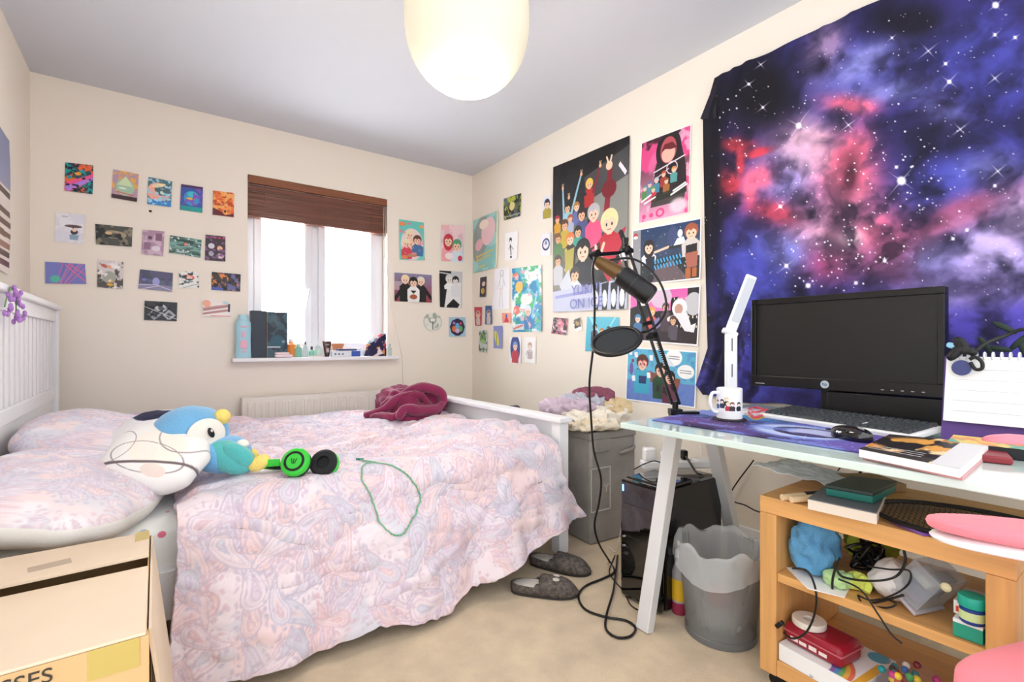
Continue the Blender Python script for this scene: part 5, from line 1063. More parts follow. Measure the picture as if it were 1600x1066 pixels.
# ---- keyboard ----
kf0, kf1 = Vector((-.425, -2.685, DZ)), Vector((-.525, -3.150, DZ)); kd = (kf1-kf0); kL = kd.length; kx = kd.normalized(); ky = Vector((-kx.y, kx.x, 0))
KM = Matrix(((kx.x, ky.x, 0, kf0.x), (kx.y, ky.y, 0, kf0.y), (0, 0, 1, DZ), (0, 0, 0, 1))) @ Matrix.Rotation(math.radians(5), 4, 'X')
kb = T('keyboard', 'white and grey computer keyboard in front of the monitor', 'keyboard', (kf0+kf1)/2)
b = MB(KM); b.box(0, 0, .002, kL, .165, .018); b.build('keyboard_case', plain('kb_white', 'ecebe8', .4), kb, bevel=.004)
rows = 6; 
for r in range(rows):
    y0 = .014+r*.0245+(.004 if r == 5 else 0); x_ = .010
    n_ = 21; pitch = (kL-.02)/n_; k = 0
    while k < n_:
        w_ = 1
        if r == 0 and k == 4: w_ = 6
        if (r == 1 and k in (0, 12)) or (r == 2 and k in (0, 12)): w_ = 2
        if not ((r in (2, 1) and k in (14,)) or k == 17 and r > 0 and False):
            b = MB(KM); x0 = x_+k*pitch; wd_ = pitch*w_-.003; y1 = y0+.0205
            b.add([(x0, y0, .018), (x0+wd_, y0, .018), (x0+wd_, y1, .018), (x0, y1, .018), (x0+.003, y0+.003, .027), (x0+wd_-.003, y0+.003, .027), (x0+wd_-.003, y1-.002, .027), (x0+.003, y1-.002, .027)],
                  [(0, 3, 2, 1), (4, 5, 6, 7), (0, 1, 5, 4), (1, 2, 6, 5), (2, 3, 7, 6), (3, 0, 4, 7)])
            kbk = b.build('key', plain('key_grey', '3d4246', .5), kb, smooth=False)
            if r*21+k > 96: pass
        k += w_
# ---- mouse ----
mp = Vector((-.635, -3.045, DZ+.005))
ms = T('mouse', 'black computer mouse on the right end of the desk mat', 'mouse', mp)
b = MB(Mx(mp, rz=65)); b.sup((0, 0, .010), (.058, .031, .026), .8, .8, 36, 20)
for v in b.v:
    if v.z < mp.z+.0005: v.z = mp.z+.0005
b.build('mouse_body', M_gloss, ms)
b = MB(Mx(mp, rz=65)); b.sup((-.028, 0, .032), (.012, .003, .006), 1, 1, 16, 10); b.build('scroll_wheel', plain('wheel_grey', '9a9a9a', .4), ms)
b = MB(); b.tube(catmull([mp+Vector((.03, .05, .012)), mp+Vector((.10, .10, .004)), mp+Vector((.14, .02, .004)), mp+Vector((.13, -.1, .004))]), .002, 6); b.build('mouse_cable', M_black, ms)
# ---- books / magazine on the desk ----
def qprism(name, pts, z0, z1, m, parent=None, bevel=.001, **k):
    b = MB(); n = len(pts); pts = list(pts)
    ar = sum(pts[i][0]*pts[(i+1) % n][1]-pts[(i+1) % n][0]*pts[i][1] for i in range(n))
    if ar < 0: pts = pts[::-1]
    b.prism([(p[0], p[1]) for p in pts], z1-z0, Mx((0, 0, z0))); return b.build(name, m, parent, smooth=False, bevel=bevel, **k)
q = [AZ(1342, 700, .722), AZ(1390, 677, .722), AZ(1548, 692, .722), AZ(1500, 731, .722)]
q = [Vector((max(p.x, -.94), p.y, 0)) for p in q]
bk = T('magazine', 'thick white magazine with orange and black cover near the desk edge', 'magazine', ((q[0]+q[2])/2).to_tuple()[:2]+(DZ+.008,))
qprism('pages', q, DZ+.0085, DZ+.026, plain('page_white', 'f0eeec', .7), bk)
A = Art(200, 160, .8, '2a2424'); A.N('d08838', 4, .46, 3); A.E(.45, .35, .38, .2, 'e8a850', 5, .9, .1); A.N('f0d8a8', 6, .58, 8); A.N('1c181a', 5, .58, 5); A.R(.74, 0, 1, 1, 'dcdadc'); A.R(0, .85, .72, 1, '3a3434')
for k in range(3): A.L(.06, .72+.07*k, .6, .72+.07*k, .012, 'd8d4d0')
Q = [np.array((p.x, p.y, DZ+.0265)) for p in q]; U, V = A.U[..., None], A.V[..., None]; P3 = Q[1]*(1-U)*(1-V)+Q[2]*U*(1-V)+Q[3]*U*V+Q[0]*(1-U)*V
grid_obj('cover', P3, A.I, M_print, parent=bk)
q2 = [p+Vector((.02, .012, 0)) for p in q]
qprism('thin_book', [Vector((max(p.x, -.93), p.y-.012, 0)) for p in q2], DZ+.0005, DZ+.0075, plain('book_pink', 'd8a0a4', .5), label='thin pink edged book underneath the white magazine', cat='book')
b = MB(); c = AZ(1520, 722, DZ); b.M = Mx((c.x+.10, c.y-.01, DZ+.001), rz=15); b.box(-.09, -.03, 0, .06, .03, .016); b.build('red_wallet', plain('wallet_red', '8c2c34', .4), label='dark red wallet beside the white magazine', cat='wallet', bevel=.004)
c = AZ(1572, 706, DZ+.01)
b = MB(Mx((c.x+.05, c.y-.005, DZ+.024), rz=-60)); b.sup((0, 0, 0), (.058, .032, .023), .9, .8, 36, 20, amp=.003, fr=14); b.build('pink_case', plain('case_pink', 'f08a9c', .35), label='pink rounded case at the right end of the desk', cat='case')
# pouch, planner pad
p0, p1 = AZ(1480, 684, DZ+.01), AZ(1478, 668, DZ+.03)
A = Art(120, 60, .45, 'e8c868'); A.N('48a898', 4, .54, 3); A.N('f4e8b8', 6, .58, 8); A.N('e09858', 5, .62, 4)
pc_ = T('patterned_book', 'yellow and teal patterned book lying below the white planner pad', 'book', (-.50, -3.32, DZ+.0005))
qa = [(-.475, -3.225), (-.60, -3.24), (-.585, -3.42), (-.46, -3.42)]
qprism('book_block', qa, DZ+.001, DZ+.026, plain('book_dark', '22262a', .5), pc_)
Q = [np.array((x, y, DZ+.0268)) for x, y in qa]; U, V = A.U[..., None], A.V[..., None]
grid_obj('cover', Q[0]*(1-U)*(1-V)+Q[3]*U*(1-V)+Q[2]*U*V+Q[1]*(1-U)*V, A.I, M_print, parent=pc_)
XP = -.385
pd = T('planner_pad', 'white spiral bound planner pad standing upright right of the monitor', 'notepad', (XP, -3.3, DZ))
pa, pb_ = AX(1479, 557, XP), AX(1478, 655, XP); pyr = -3.52
b = MB(); b.add([(XP, pa.y, pa.z), (XP, pyr, pa.z), (XP-.035, pyr, pb_.z), (XP-.035, pa.y, pb_.z), (XP+.008, pa.y, pa.z), (XP+.008, pyr, pa.z), (XP-.027, pyr, pb_.z), (XP-.027, pa.y, pb_.z)],
      [(0, 1, 2, 3), (7, 6, 5, 4), (0, 4, 5, 1), (1, 5, 6, 2), (2, 6, 7, 3), (3, 7, 4, 0)]); b.build('paper_block', M_paperw, pd, smooth=False)
b = MB(); b.add([(XP+.009, pa.y+.006, pa.z), (XP+.009, pyr, pa.z), (XP-.030, pyr, DZ+.002), (XP-.030, pa.y+.006, DZ+.002), (XP+.012, pa.y+.006, pa.z), (XP+.012, pyr, pa.z), (XP-.027, pyr, DZ+.002), (XP-.027, pa.y+.006, DZ+.002)],
      [(0, 1, 2, 3), (7, 6, 5, 4), (0, 4, 5, 1), (1, 5, 6, 2), (2, 6, 7, 3), (3, 7, 4, 0)]); b.build('purple_backing', plain('backing_purple', '5c3c84', .5), pd, smooth=False)
k = 0; yy = pa.y-.012
while yy > -3.50:
    b = MB(); b.tube([(XP+.004+.010*math.cos(a_), yy, pa.z+.002+.010*math.sin(a_)) for a_ in [j*math.pi/6 for j in range(12)]], .0024, 6, closed=True); b.build('ring', plain('ring_white', 'e4e4e8', .3), pd); yy -= .0165
for k in range(5):
    b = MB(); z_ = pa.z-.035-.028*k; f = (pa.z-z_)/(pa.z-pb_.z); b.cb((XP-.035*f-.0008, (pa.y+pyr)/2, z_), (.0008, abs(pa.y-pyr)*.9, .0012)); b.build('ruled_line', plain('rule_grey', 'd0d0d6'), pd, smooth=False)
# black ribbon ornament with navy disc, on the pad
ob = T('ribbon_charm', 'black ribbon bow with a navy disc charm clipped over the pad', 'charm', AX(1505, 560, XP-.02))
for i, (px, py, rx, ry, rot) in enumerate(((1503, 540, .026, .014, 60), (1492, 552, .024, .012, 130), (1512, 548, .022, .012, 20))):
    b = MB(Matrix.Translation(AX(px, py, XP-.022)) @ Matrix.Rotation(math.radians(rot), 4, 'X')); b.sup((0, 0, 0), (.008, rx, ry), .9, .9, 30, 16, amp=.004, fr=40, seed=i); b.build('bow_fold', plain('ribbon_black', '121214', .5), ob)
b = MB(); b.tube(catmull([AX(*q, XP-.028) for q in ((1515, 562), (1524, 558), (1534, 566), (1534, 576), (1524, 577), (1516, 566))], 6), .0045, 8); b.build('bow_loop', plain('ribbon_black', '121214', .5), ob)
b = MB(Matrix.Translation(AX(1502, 575, XP-.024)) @ Matrix.Rotation(math.radians(90), 4, 'Y')); b.lathe((0, 0, 0), [(.020, 0), (.021, .0015), (.020, .003)], 30); b.build('disc', plain('disc_navy', '3c4478', .35), ob)
b = MB(Matrix.Translation(AX(1490, 541, XP-.018)) @ Matrix.Rotation(math.radians(20), 4, 'X')); b.sup((0, 0, 0), (.004, .016, .008), .6, .6, 20, 10); b.build('blue_fold', plain('fold_blue', '8cc4dc', .4), ob)
fx = T('desk_plant', 'dark leafy plant stem arching behind the planner pad', 'plant', (-.2, -3.45, DZ))
b = MB(); b.tube(catmull([AX(1512, 565, -.30), AX(1535, 540, -.28), AX(1570, 525, -.24), AX(1605, 515, -.24), AX(1640, 540, -.22)]), .005, 8); b.tube([AX(1640, 540, -.22), (AX(1640, 540, -.22).x, AX(1640, 540, -.22).y, DZ)], .005, 8); b.build('stem', plain('stem_dark', '23261f', .5), fx)
for i, (px, py, r_) in enumerate(((1570, 512, 35), (1592, 535, -50), (1560, 545, 10), (1540, 540, 60), (1600, 548, 70))):
    b = MB(Matrix.Translation(AX(px, py, -.23)) @ Matrix.Rotation(math.radians(r_), 4, 'X')); b.sup((0, 0, 0), (.003, .030, .008), .9, 1.2, 24, 10); b.build('leaf', plain('leaf_dark', '1e3026' if i != 3 else '4a7a48', .5), fx)
b = MB(); c = AZ(1598, 680, DZ); b.M = Mx((-.62, -3.41, DZ+.001), rz=5); b.box(-.01, -.10, 0, .01, .018, .055); b.build('white_box', M_wp, label='white box edge at the far right of the desk', cat='box', bevel=.003)
# left-of-keyboard papers and red sunglasses
b = MB(Mx((-.33, -2.60, DZ+.001), rz=-15)); b.box(-.07, -.08, 0, .06, .07, .010); b.build('leaflet_stack', plain('leaflet_grey', 'd8d0d4', .5), label='pile of pale leaflets at the left end of the keyboard', cat='papers', bevel=.002)
sg = T('hair_clip', 'coral red plastic clip lying between mug and keyboard', 'clip', (-.44, -2.66, DZ+.001))
pts = [AZ(*q, DZ+.012) for q in ((1168, 642), (1178, 652), (1192, 648), (1199, 640), (1188, 643), (1178, 645), (1170, 640), (1182, 637), (1198, 642))]
b = MB(); b.tube(catmull(pts, 6), .0045, 8); b.build('clip_band', plain('coral_red', 'e85a64', .4), sg)
b = MB(); b.tube(catmull([AZ(*q, DZ+.005) for q in ((1170, 650), (1180, 656), (1194, 652))], 6), .004, 8); b.build('clip_hinge', plain('clip_gold', 'c89c4c', .4), sg)
# ================= MIC ARM =================
TA = 1.85
base = AT(1055, 645, TA); base.z = DZ
ma = T('boom_stand', 'black boom arm clamped to the left end of the desk', 'microphone arm', base)
rgh = rg.copy()
b = MB(Mx(base, rz=RZ)); b.cb((.0, 0, .012), (.045, .04, .022)); b.cyl((0, 0, 0), (0, 0, .05), .011); b.build('clamp', M_blackm, ma, bevel=.002)
b = MB(Mx(base, rz=RZ)); b.box(.0, -.022, .002, .085, .016, .014); b.box(-.02, -.02, -.05, -.008, .02, .01) ; b.build('clamp_plate', M_blackm, ma, smooth=False, bevel=.002)
j0 = AT(1056, 632, TA); j1 = AT(1018, 525, TA-.01); j2 = AT(978, 395, TA-.02)
ax = (j2-j0).normalized(); sd = rg
for s_ in (-1, 1):
    b = MB(); b.bar(j0+sd*s_*.009+vw*.006*s_, j2+sd*s_*.009+vw*.006*s_, .009, .009); b.build('arm_bar', M_blackm, ma, smooth=False)
b = MB(); pts = []
for k in range(150):
    t = .08+.36*k/150; p = j0.lerp(j2, t); pts.append(p+vw*.012+sd*.006*math.cos(k*1.1)+vw*.006*math.sin(k*1.1))
b.tube(pts, .0015, 5); b.build('spring', plain('spring_dark', '2a2a2c', .3, metal=.8), ma)
b = MB(); b.cyl(j1-vw*.02, j1+vw*.022, .011); b.cyl(j1+ax*.05-vw*.016, j1+ax*.05+vw*.016, .008); b.build('joint', M_blackm, ma)
b = MB(); b.sup(j2+Vector((0, 0, .01)), (.018, .018, .02), .8, .8, 20, 14); b.cyl(j2-vw*.025, j2+vw*.03, .010); b.cyl(j2+Vector((0, 0, .02)), j2+Vector((0, 0, .055)), .007, .010); b.build('elbow', M_blackm, ma)
j3 = AT(930, 398, TA-.12)
b = MB(); b.bar(j2, j3, .013, .013); b.build('boom_bar', M_blackm, ma, smooth=False)
b = MB(); b.cyl(AT(976, 408, TA-.06), AT(972, 396, TA-.06), .012); b.build('thumb_screw', M_silver, ma)
b = MB(); b.cyl(j3-ax*.0-vw*.018, j3+vw*.018, .014); b.cyl(j3, AT(938, 415, TA-.14), .012); b.build('mic_mount', M_blackm, ma)
mk = T('microphone', 'black cylindrical microphone with a brass mid section on the boom arm', 'microphone', AT(985, 445, TA-.18))
m0_, m1_, m2_ = AT(932, 407, TA-.16), AT(968, 428, TA-.18), AT(1018, 464, TA-.22)
def seg(a, b_, u): return a.lerp(b_, u)
b = MB(); b.tube([m0_, seg(m0_, m1_, .3), m1_], .02, 24, radii=[.017, .023, .026]); b.build('mic_rear', plain('mic_brass', '6a5030', .35, metal=.6), mk)
b = MB(); b.tube([m1_, seg(m1_, m2_, .04), seg(m1_, m2_, .06), seg(m1_, m2_, .55), seg(m1_, m2_, .93), m2_], .03, 28, radii=[.028, .033, .036, .036, .036, .031]); b.build('mic_head', M_black, mk)
b = MB(); b.tube([seg(m1_, m2_, .45), seg(m1_, m2_, .47)], .0365, 28); b.build('mic_ring', plain('ring_steel', '3c3c40', .3, metal=.6), mk)
pf = T('pop_filter', 'round black mesh pop filter on a curved gooseneck', 'pop filter', AT(963, 535, TA-.25))
pc0 = AT(963, 533, TA-.25)
nrm = (upv*.84+(Vector((CX, CY, CZ))-pc0).normalized()*.50+rg*-.20).normalized()
qm = Matrix.Translation(pc0) @ nrm.to_track_quat('Z', 'Y').to_matrix().to_4x4()
b = MB(qm); b.tube([(.078*math.cos(a_), .078*math.sin(a_), 0) for a_ in [j*math.pi/24 for j in range(48)]], .0075, 10, closed=True); b.build('filter_ring', M_black, pf)
b = MB(qm); b.lathe((0, 0, 0), [(.0, .0006), (.074, .0006), (.074, -.0006), (.0, -.0006)], 40, cap=False); b.build('mesh_disc', mat('filter_mesh', '20262c', .8, alpha=.93), pf)
gp = [AT(945, 408, TA-.14), AT(985, 404, TA-.12), AT(1015, 420, TA-.12), AT(1036, 452, TA-.13), AT(1040, 486, TA-.15), AT(1022, 512, TA-.2), AT(1001, 520, TA-.25)]
b = MB(); b.tube(catmull(gp, 10), .0042, 8); b.build('gooseneck', M_black, pf)
cb2 = T('microphone_cable', 'long black cable hanging from the microphone and looping on the carpet', 'cable', AZ(960, 900, 0))
pts = [AT(932, 402, TA-.16), AT(926, 420, TA-.14), AT(929, 470, TA-.1), AT(927, 540, TA-.05), AT(921, 600, TA), AT(924, 660, TA+.05), AT(928, 705, TA+.08), AT(939, 748, TA+.10), AT(936, 785, TA+.12), AT(929, 820, TA+.14), AT(936, 850, TA+.17)]
fl = [(952, 877), (960, 893), (945, 903), (915, 916), (904, 932), (914, 952), (945, 964), (978, 970), (993, 982), (984, 995), (963, 996), (947, 983), (948, 960), (958, 925), (962, 895), (965, 868)]
pts += [AZ(*q, .006+.007*(i > 11)) for i, q in enumerate(fl)]
b = MB(); b.tube(catmull(pts, 8), .0042, 8); b.build('cable', M_black, cb2)
# small cables by the PC
def cable(name, pts, r, m, label, cat='cable'):
    b = MB(); b.tube(catmull(pts, 8), r, 6); return b.build(name, m, label=label, cat=cat)
cable('thin_cable', [AZ(*q, .004) for q in ((961, 868), (952, 892), (958, 905), (975, 925), (985, 945), (1000, 955))], .0025, M_black, 'thin black lead on the carpet in front of the computer tower')
cable('charger_lead', [AT(995, 742, 2.0), AT(985, 760, 2.1), AT(978, 790, 2.15), AT(968, 840, 2.2), AZ(962, 862, .005), AZ(955, 858, .005), AZ(949, 855, .006)], .0022, plain('cable_white', 'e8e6e2', .4), 'white charger lead running down behind the tower')
# ================= PC TOWER =================
pcx0, pcx1, py0, py1, pz = -.757, -.375, -2.507, -2.318, .45
pc = T('computer_tower', 'glossy black desktop computer tower standing on the carpet', 'computer', ((pcx0+pcx1)/2, (py0+py1)/2, 0))
b = MB(); b.box(pcx0+.03, py0, .012, pcx1, py1, pz-.012); b.build('case', mat('case_black', '100f11', .22, coat=.3), pc, smooth=False, bevel=.004)
b = MB(); b.box(pcx0, py0+.002, .008, pcx0+.0295, py1-.002, pz); b.build('front_fascia', M_gloss, pc, smooth=False, bevel=.010)
b = MB(); b.box(pcx0+.0297, py0+.004, pz-.0115, pcx0+.20, py1-.004, pz+.004); b.build('top_tray', M_gloss, pc, smooth=False, bevel=.006)
b = MB(); b.box(pcx0-.001, py0+.02, .24, pcx0+.001, py1-.02, .243); b.box(pcx0-.001, py0+.02, .36, pcx0+.001, py1-.02, .363); b.build('drive_line', plain('line_dark', '2c2c30', .2), pc, smooth=False)
b = MB(); b.box(pcx0-.002, py1-.022, pz-.045, pcx0, py1-.014, pz-.020); b.build('power_light', mat('led_blue', '5a8ae0', .3, emit='7aa8ff', es=1.2), pc, smooth=False, bevel=.0005)
for z_ in (.235, .20):
    b = MB(Mx((pcx0-.001, py1-.022, z_), rx=-20)); b.cb((0, 0, 0), (.003, .016, .007)); b.build('front_glint', M_silver, pc, bevel=.001)  # silver bars set in as the glints on the glossy front
for yy in (py0+.02, py1-.05):
    for xx in (pcx0+.04, pcx1-.06): b = MB(); b.box(xx, yy, 0, xx+.03, yy+.03, .013); b.build('foot', M_black, pc, smooth=False)
# power strip
psc = AT(1060, 727, 2.0); PSM = Mx((psc.x, psc.y, pz+.001), rz=RZ+4)
ps = T('power_strip', 'white multi socket power strip resting on the computer tower', 'power strip', (psc.x, psc.y, pz+.001))
b = MB(PSM); b.box(-.155, -.025, .004, .16, .025, .036); b.build('strip_body', M_wp, ps, bevel=.006)
for k in range(4):
    b = MB(PSM); b.cb((-.12+.075*k, 0, .0366), (.045, .036, .0012)); b.build('socket', plain('socket_grey', 'd8d8d8'), ps, smooth=False)
for i, (u, w_, h_, lab) in enumerate(((-.122, .048, .05, 'white plug adaptor standing at the left end of the power strip'), (-.045, .05, .032, 'low white plug next to the left adaptor on the strip'))):
    b = MB(PSM); b.cb((u, 0, .0375+h_/2), (w_, .042, h_)); b.build('plug_adaptor', M_wp, label=lab, cat='plug', bevel=.006)
b = MB(PSM); b.cb((.022, -.005, .0575), (.022, .03, .038)); b.build('black_plug', M_black, label='small black plug in the middle of the power strip', cat='plug', bevel=.004)
g = lambda u, v, z_: PSM @ Vector((u, v, z_))
cable('power_lead', [g(.022, -.02, .055), g(.03, -.05, .03), g(.04, -.08, .004), g(.05, -.12, .003), g(.02, -.15, .003)], .004, M_black, 'black lead drooping from the plug over the tower top')
cable('power_lead', [g(-.045, -.022, .05), g(-.08, -.04, .035), g(-.12, -.05, .045), g(-.16, -.04, .03), g(-.185, .0, .0)], .0025, M_black, 'thin black lead curving round the left adaptor')
cable('thin_white_lead', [g(.04, .0, .04), g(.10, .02, .05), g(.13, .08, .10), Vector((-.2, -2.35, .60)), Vector((-.03, -2.36, .66))], .0018, plain('cable_white', 'e8e6e2', .4), 'thin white lead rising from the strip behind the desk')
cable('wall_cable', [Vector((-.02, -2.45, .44)), AX(1140, 775, -.03), AX(1165, 790, -.03), AX(1190, 801, -.03), AX(1230, 800, -.03)], .003, M_black, 'black cable sagging along the right wall behind the shelf')
cable('desk_cable', [AX(1315, 728, -.10), AX(1305, 740, -.10), AX(1288, 752, -.10), AX(1280, 770, -.10)], .0022, M_black, 'thin black cable hanging below the desk behind the shelf top')
cable('monitor_cable', [AX(1356, 728, -.15), AX(1346, 735, -.15), AX(1342, 748, -.15), AX(1343, 770, -.15)], .005, M_black, 'thick black cable dropping behind the green box')
# ================= BIN + BOTTLE =================
BC = Vector((-.665, -2.675, 0))
bn = T('waste_bin', 'grey mesh waste bin with a clear plastic liner folded over its rim', 'bin', BC)
M_bin = mat('bin_mesh', '9a9c9c', .5, alpha=.42, metal=.2)
b = MB(); b.lathe(BC, [(.0, .004), (.104, .004), (.106, .0), (.108, .012), (.135, .285), (.138, .287), (.133, .290), (.105, .014), (.0, .008)], 64, cap=False); b.build('bin_body', M_bin, bn)
b = MB(); b.lathe(BC, [(.1075, .0), (.111, .002), (.112, .020), (.1085, .022)], 64, cap=False); b.build('bottom_rim', plain('bin_rim', '77797a', .4, metal=.3), bn)
M_lin = mat('liner_plastic', 'eef2f4', .2, alpha=.30)
th, vv = np.meshgrid(np.linspace(0, 2*np.pi, 160), np.linspace(0, 1, 50))
r_ = np.interp(vv, [0, .45, .5, .55, 1], [.075, .128, .141, .146, .150]); z_ = np.interp(vv, [0, .45, .5, .55, 1], [.03, .296, .306, .298, .225])
z_ = z_-.03*(vv > .55)*(vv-.55)/.45*np.sin(th*2+1); r_ = r_+.006*(vnoise(th*9, vv*5, 3)-.5)+.010*(vnoise(th*4, vv*3, 8)-.5)*(vv < .5); z_ = z_+.012*np.sin(th*5)*np.exp(-((vv-.5)/.12)**2)+.006*np.sin(th*11)*np.exp(-((vv-.5)/.1)**2)
grid_obj('liner', np.stack([BC.x+r_*np.cos(th), BC.y+r_*np.sin(th), z_], -1), None, M_lin, parent=bn)
b = MB(Mx(BC+Vector((-.02, -.01, .13)), rz=20)); b.sup((0, 0, 0), (.045, .04, .035), .8, .8, 30, 20, amp=.012, fr=20); b.build('crumpled_wrapper', plain('wrapper_red', 'd8484c', .5), label='red crumpled wrapper inside the waste bin', cat='rubbish')
b = MB(Mx(BC+Vector((.01, .0, .06)), rz=20)); b.sup((0, 0, 0), (.075, .07, .045), .8, .8, 30, 20, amp=.016, fr=16, seed=4); b.build('crumpled_tissue', plain('tissue_white', 'dcdcdc', .7), label='pale crumpled tissue at the bottom of the bin', cat='rubbish')
bo = T('juice_bottle', 'clear bottle with yellow label and pink liquid left of the bin', 'bottle', (-.70, -2.55, 0)); c = Vector((-.672, -2.522, 0))
ABS[bo.name] = c.copy(); bo.location = c
b = MB(); b.lathe(c, [(.024, 0), (.026, .004), (.026, .04), (.026, .042)], 28); b.build('liquid', mat('pink_liquid', 'c8486a', .1, trans=.4, ior=1.3), bo)
b = MB(); b.lathe(c, [(.026, .0425), (.0265, .15), (.012, .185), (.011, .20)], 28, cap=False); b.build('bottle_body', mat('clear_bottle', 'e8e0e0', .08, alpha=.5), bo)
b = MB(); b.lathe(c, [(.0272, .05), (.0272, .125)], 28, cap=False); b.build('label', plain('label_yellow', 'e8b828', .5), bo)
b = MB(); b.lathe(c, [(.014, .198), (.014, .222), (.012, .224)], 24); b.build('cap', M_wc, bo)
# ================= TROLLEY SHELF =================
FX, SY0, SY1, ST, SB, BX = -.816, -2.884, -3.391, .537, .05, -.40
sh = T('shelf_trolley', 'light wooden open shelf unit on castors under the desk', 'shelf', ((FX+BX)/2, (SY0+SY1)/2, 0))
b = MB(); b.box(FX, SY1, ST-.045, BX, SY0, ST); b.build('top_panel', M_wood, sh, smooth=False, bevel=.002)
M_wood2 = mat('pine_wood_vertical', 'dca564', .45, vary=.2, vscale=3, stretch=(12, 12, .8))
b = MB(); b.box(FX, SY0-.045, SB, BX, SY0, ST-.0455); b.build('side_panel', M_wood2, sh, smooth=False, bevel=.002)
b = MB(); b.box(FX, SY1, SB, BX, SY1+.045, ST-.0455); b.build('side_panel', M_wood2, sh, smooth=False, bevel=.002)
b = MB(); b.box(FX+.004, SY1+.0455, .310, BX, SY0-.0455, .333); b.build('middle_shelf', M_wood, sh, smooth=False, bevel=.002)
b = MB(); b.box(FX+.001, SY1+.0455, SB+.001, BX, SY0-.0455, .095); b.build('bottom_shelf', M_wood, sh, smooth=False, bevel=.002)
for xx in (FX+.04, BX-.04):
    for yy in (SY0-.03, SY1+.03):
        b = MB(); b.cyl((xx-.008, yy, .02), (xx+.012, yy, .02), .02); b.cyl((xx, yy, .02), (xx, yy, SB), .006); b.build('castor', M_black, sh)
# --- on top ---
def XZ(px, py, z): return AZ(px, py, z)
b = MB(Mx((-.62, -2.98, ST+.024), rz=RZ)); 
bg_ = MB(Mx(((XZ(1215, 760, ST)).x, -2.90, ST+.016), rz=-45))
pcn = [XZ(1155, 768-3, ST+.03), XZ(1180, 742, ST+.02), XZ(1262, 742, ST+.02), XZ(1275, 758, ST+.01), XZ(1225, 766, ST+.008)]
U, V = np.meshgrid(np.linspace(0, 1, 60), np.linspace(0, 1, 40))
c00, c10, c11, c01 = [np.array(p) for p in ((-.60, -2.86, ST+.022), (-.46, -2.86, ST+.015), (-.44, -3.02, ST+.008), (-.62, -3.01, ST+.006))]
c00 = np.array((-.70, -2.80, ST+.045)); c10 = np.array((-.46, -2.80, ST+.03)); c11 = np.array((-.45, -3.0, ST+.012)); c01 = np.array((-.62, -3.0, ST+.010))
Uu, Vv = U[..., None], V[..., None]
P3 = c00*(1-Uu)*(1-Vv)+c10*Uu*(1-Vv)+c11*Uu*Vv+c01*(1-Uu)*Vv; P3[..., 2] += .030*(fbm(U*4, V*4, 3, 3)-.3)*np.sin(U*3.14)*np.sin(V*3.14)+.014*fbm(U*9, V*9, 2, 5)
grid_obj('plastic_bag', P3, None, mat('bag_plastic', 'f6f8ff', .25, alpha=.9), solid=.002, label='crumpled translucent white plastic bag on the left of the shelf top', cat='plastic bag')
b = MB(Mx((-.50, -3.02, ST+.001), rz=-35)); b.box(-.03, -.06, 0, .09, .06, .024); b.build('kraft_card', plain('kraft_brown', 'a88860', .7), label='brown cardboard piece behind the green box', cat='cardboard', bevel=.001)
for i, (px, py) in enumerate(((1207, 783), (1219, 786))):
    p = XZ(px, py, ST+.011); b = MB(); d_ = Vector((.77, -.35, 0)).normalized(); t = T('paint_roller', ('pale wooden handled brush with black bristle cover, left one' if i == 0 else 'pale wooden handled brush with black bristle cover, right one'), 'brush', (p.x, p.y, ST))
    p = Vector((max(p.x, FX-.01), p.y-.004*i, ST+.011)); b.cyl(p, p+d_*.07, .0085, .0095); b.build('handle', plain('handle_wood', 'e6c8a0', .5), t)
    b = MB(); b.cyl(p+d_*.071, p+d_*.17, .0105, .011); b.build('bristle_cover', plain('cover_dark', '26262a', .6), t)
b5 = T('thick_book', 'thick paperback with grey cover lying on the shelf unit top', 'book', (-.70, -3.03, ST))
q = [XZ(1262, 778, ST+.03), XZ(1290, 757, ST+.03), XZ(1385, 768, ST+.03), XZ(1370, 801, ST+.03)]
qprism('pages', q, ST+.001, ST+.026, plain('page_cream', 'e8dccc', .8), b5); qprism('cover', q, ST+.0262, ST+.029, plain('cover_grey', '6a6e74', .5), b5)
q = [XZ(1289, 757, ST+.058), XZ(1330, 743, ST+.058), XZ(1402, 752, ST+.058), XZ(1364, 770, ST+.058)]
gbx = T('green_box', 'dark green flat box with teal front resting on the thick book', 'box', ((q[0]+q[2])/2).to_tuple()[:2]+(ST+.03,))
qprism('box_lid', q, ST+.048, ST+.058, plain('box_dark_green', '24352f', .4), gbx, bevel=.002); qprism('box_tray', [p.lerp((q[0]+q[2])/2, .03) for p in q], ST+.0302, ST+.0475, plain('box_teal', '187468', .35), gbx)
# racket
rk = T('racket', 'black badminton style racket with fine mesh lying on the shelf top', 'racket', (-.62, -3.25, ST))
rc = Vector((-.680, -3.300, ST+.012)); RM = Mx(rc, rz=-80)
b = MB(RM); b.tube([(.185*math.cos(a_), .135*math.sin(a_), 0) for a_ in [j*math.pi/32 for j in range(64)]], .006, 8, closed=True); b.build('frame', M_black, rk)
b = MB(RM)
for k in range(-18, 19):
    x_ = k*.0098; h_ = .131*math.sqrt(max(0, 1-(x_/.182)**2)); b.bar((x_, -h_, 0), (x_, h_, 0), .0012, .0012)
for k in range(-13, 14):
    y_ = k*.0098; h_ = .180*math.sqrt(max(0, 1-(y_/.132)**2)); b.bar((-h_, y_, .001), (h_, y_, .001), .0012, .0012)
b.build('strings', plain('string_dark', '3a342c', .6), rk)
b = MB(RM); b.cyl((.185, 0, 0), (.36, 0, 0), .006, .012); b.build('shaft', M_black, rk)
pq = [XZ(1388, 814, ST+.004), XZ(1412, 818, ST+.004), XZ(1462, 835, ST+.004), XZ(1440, 840, ST+.004)]
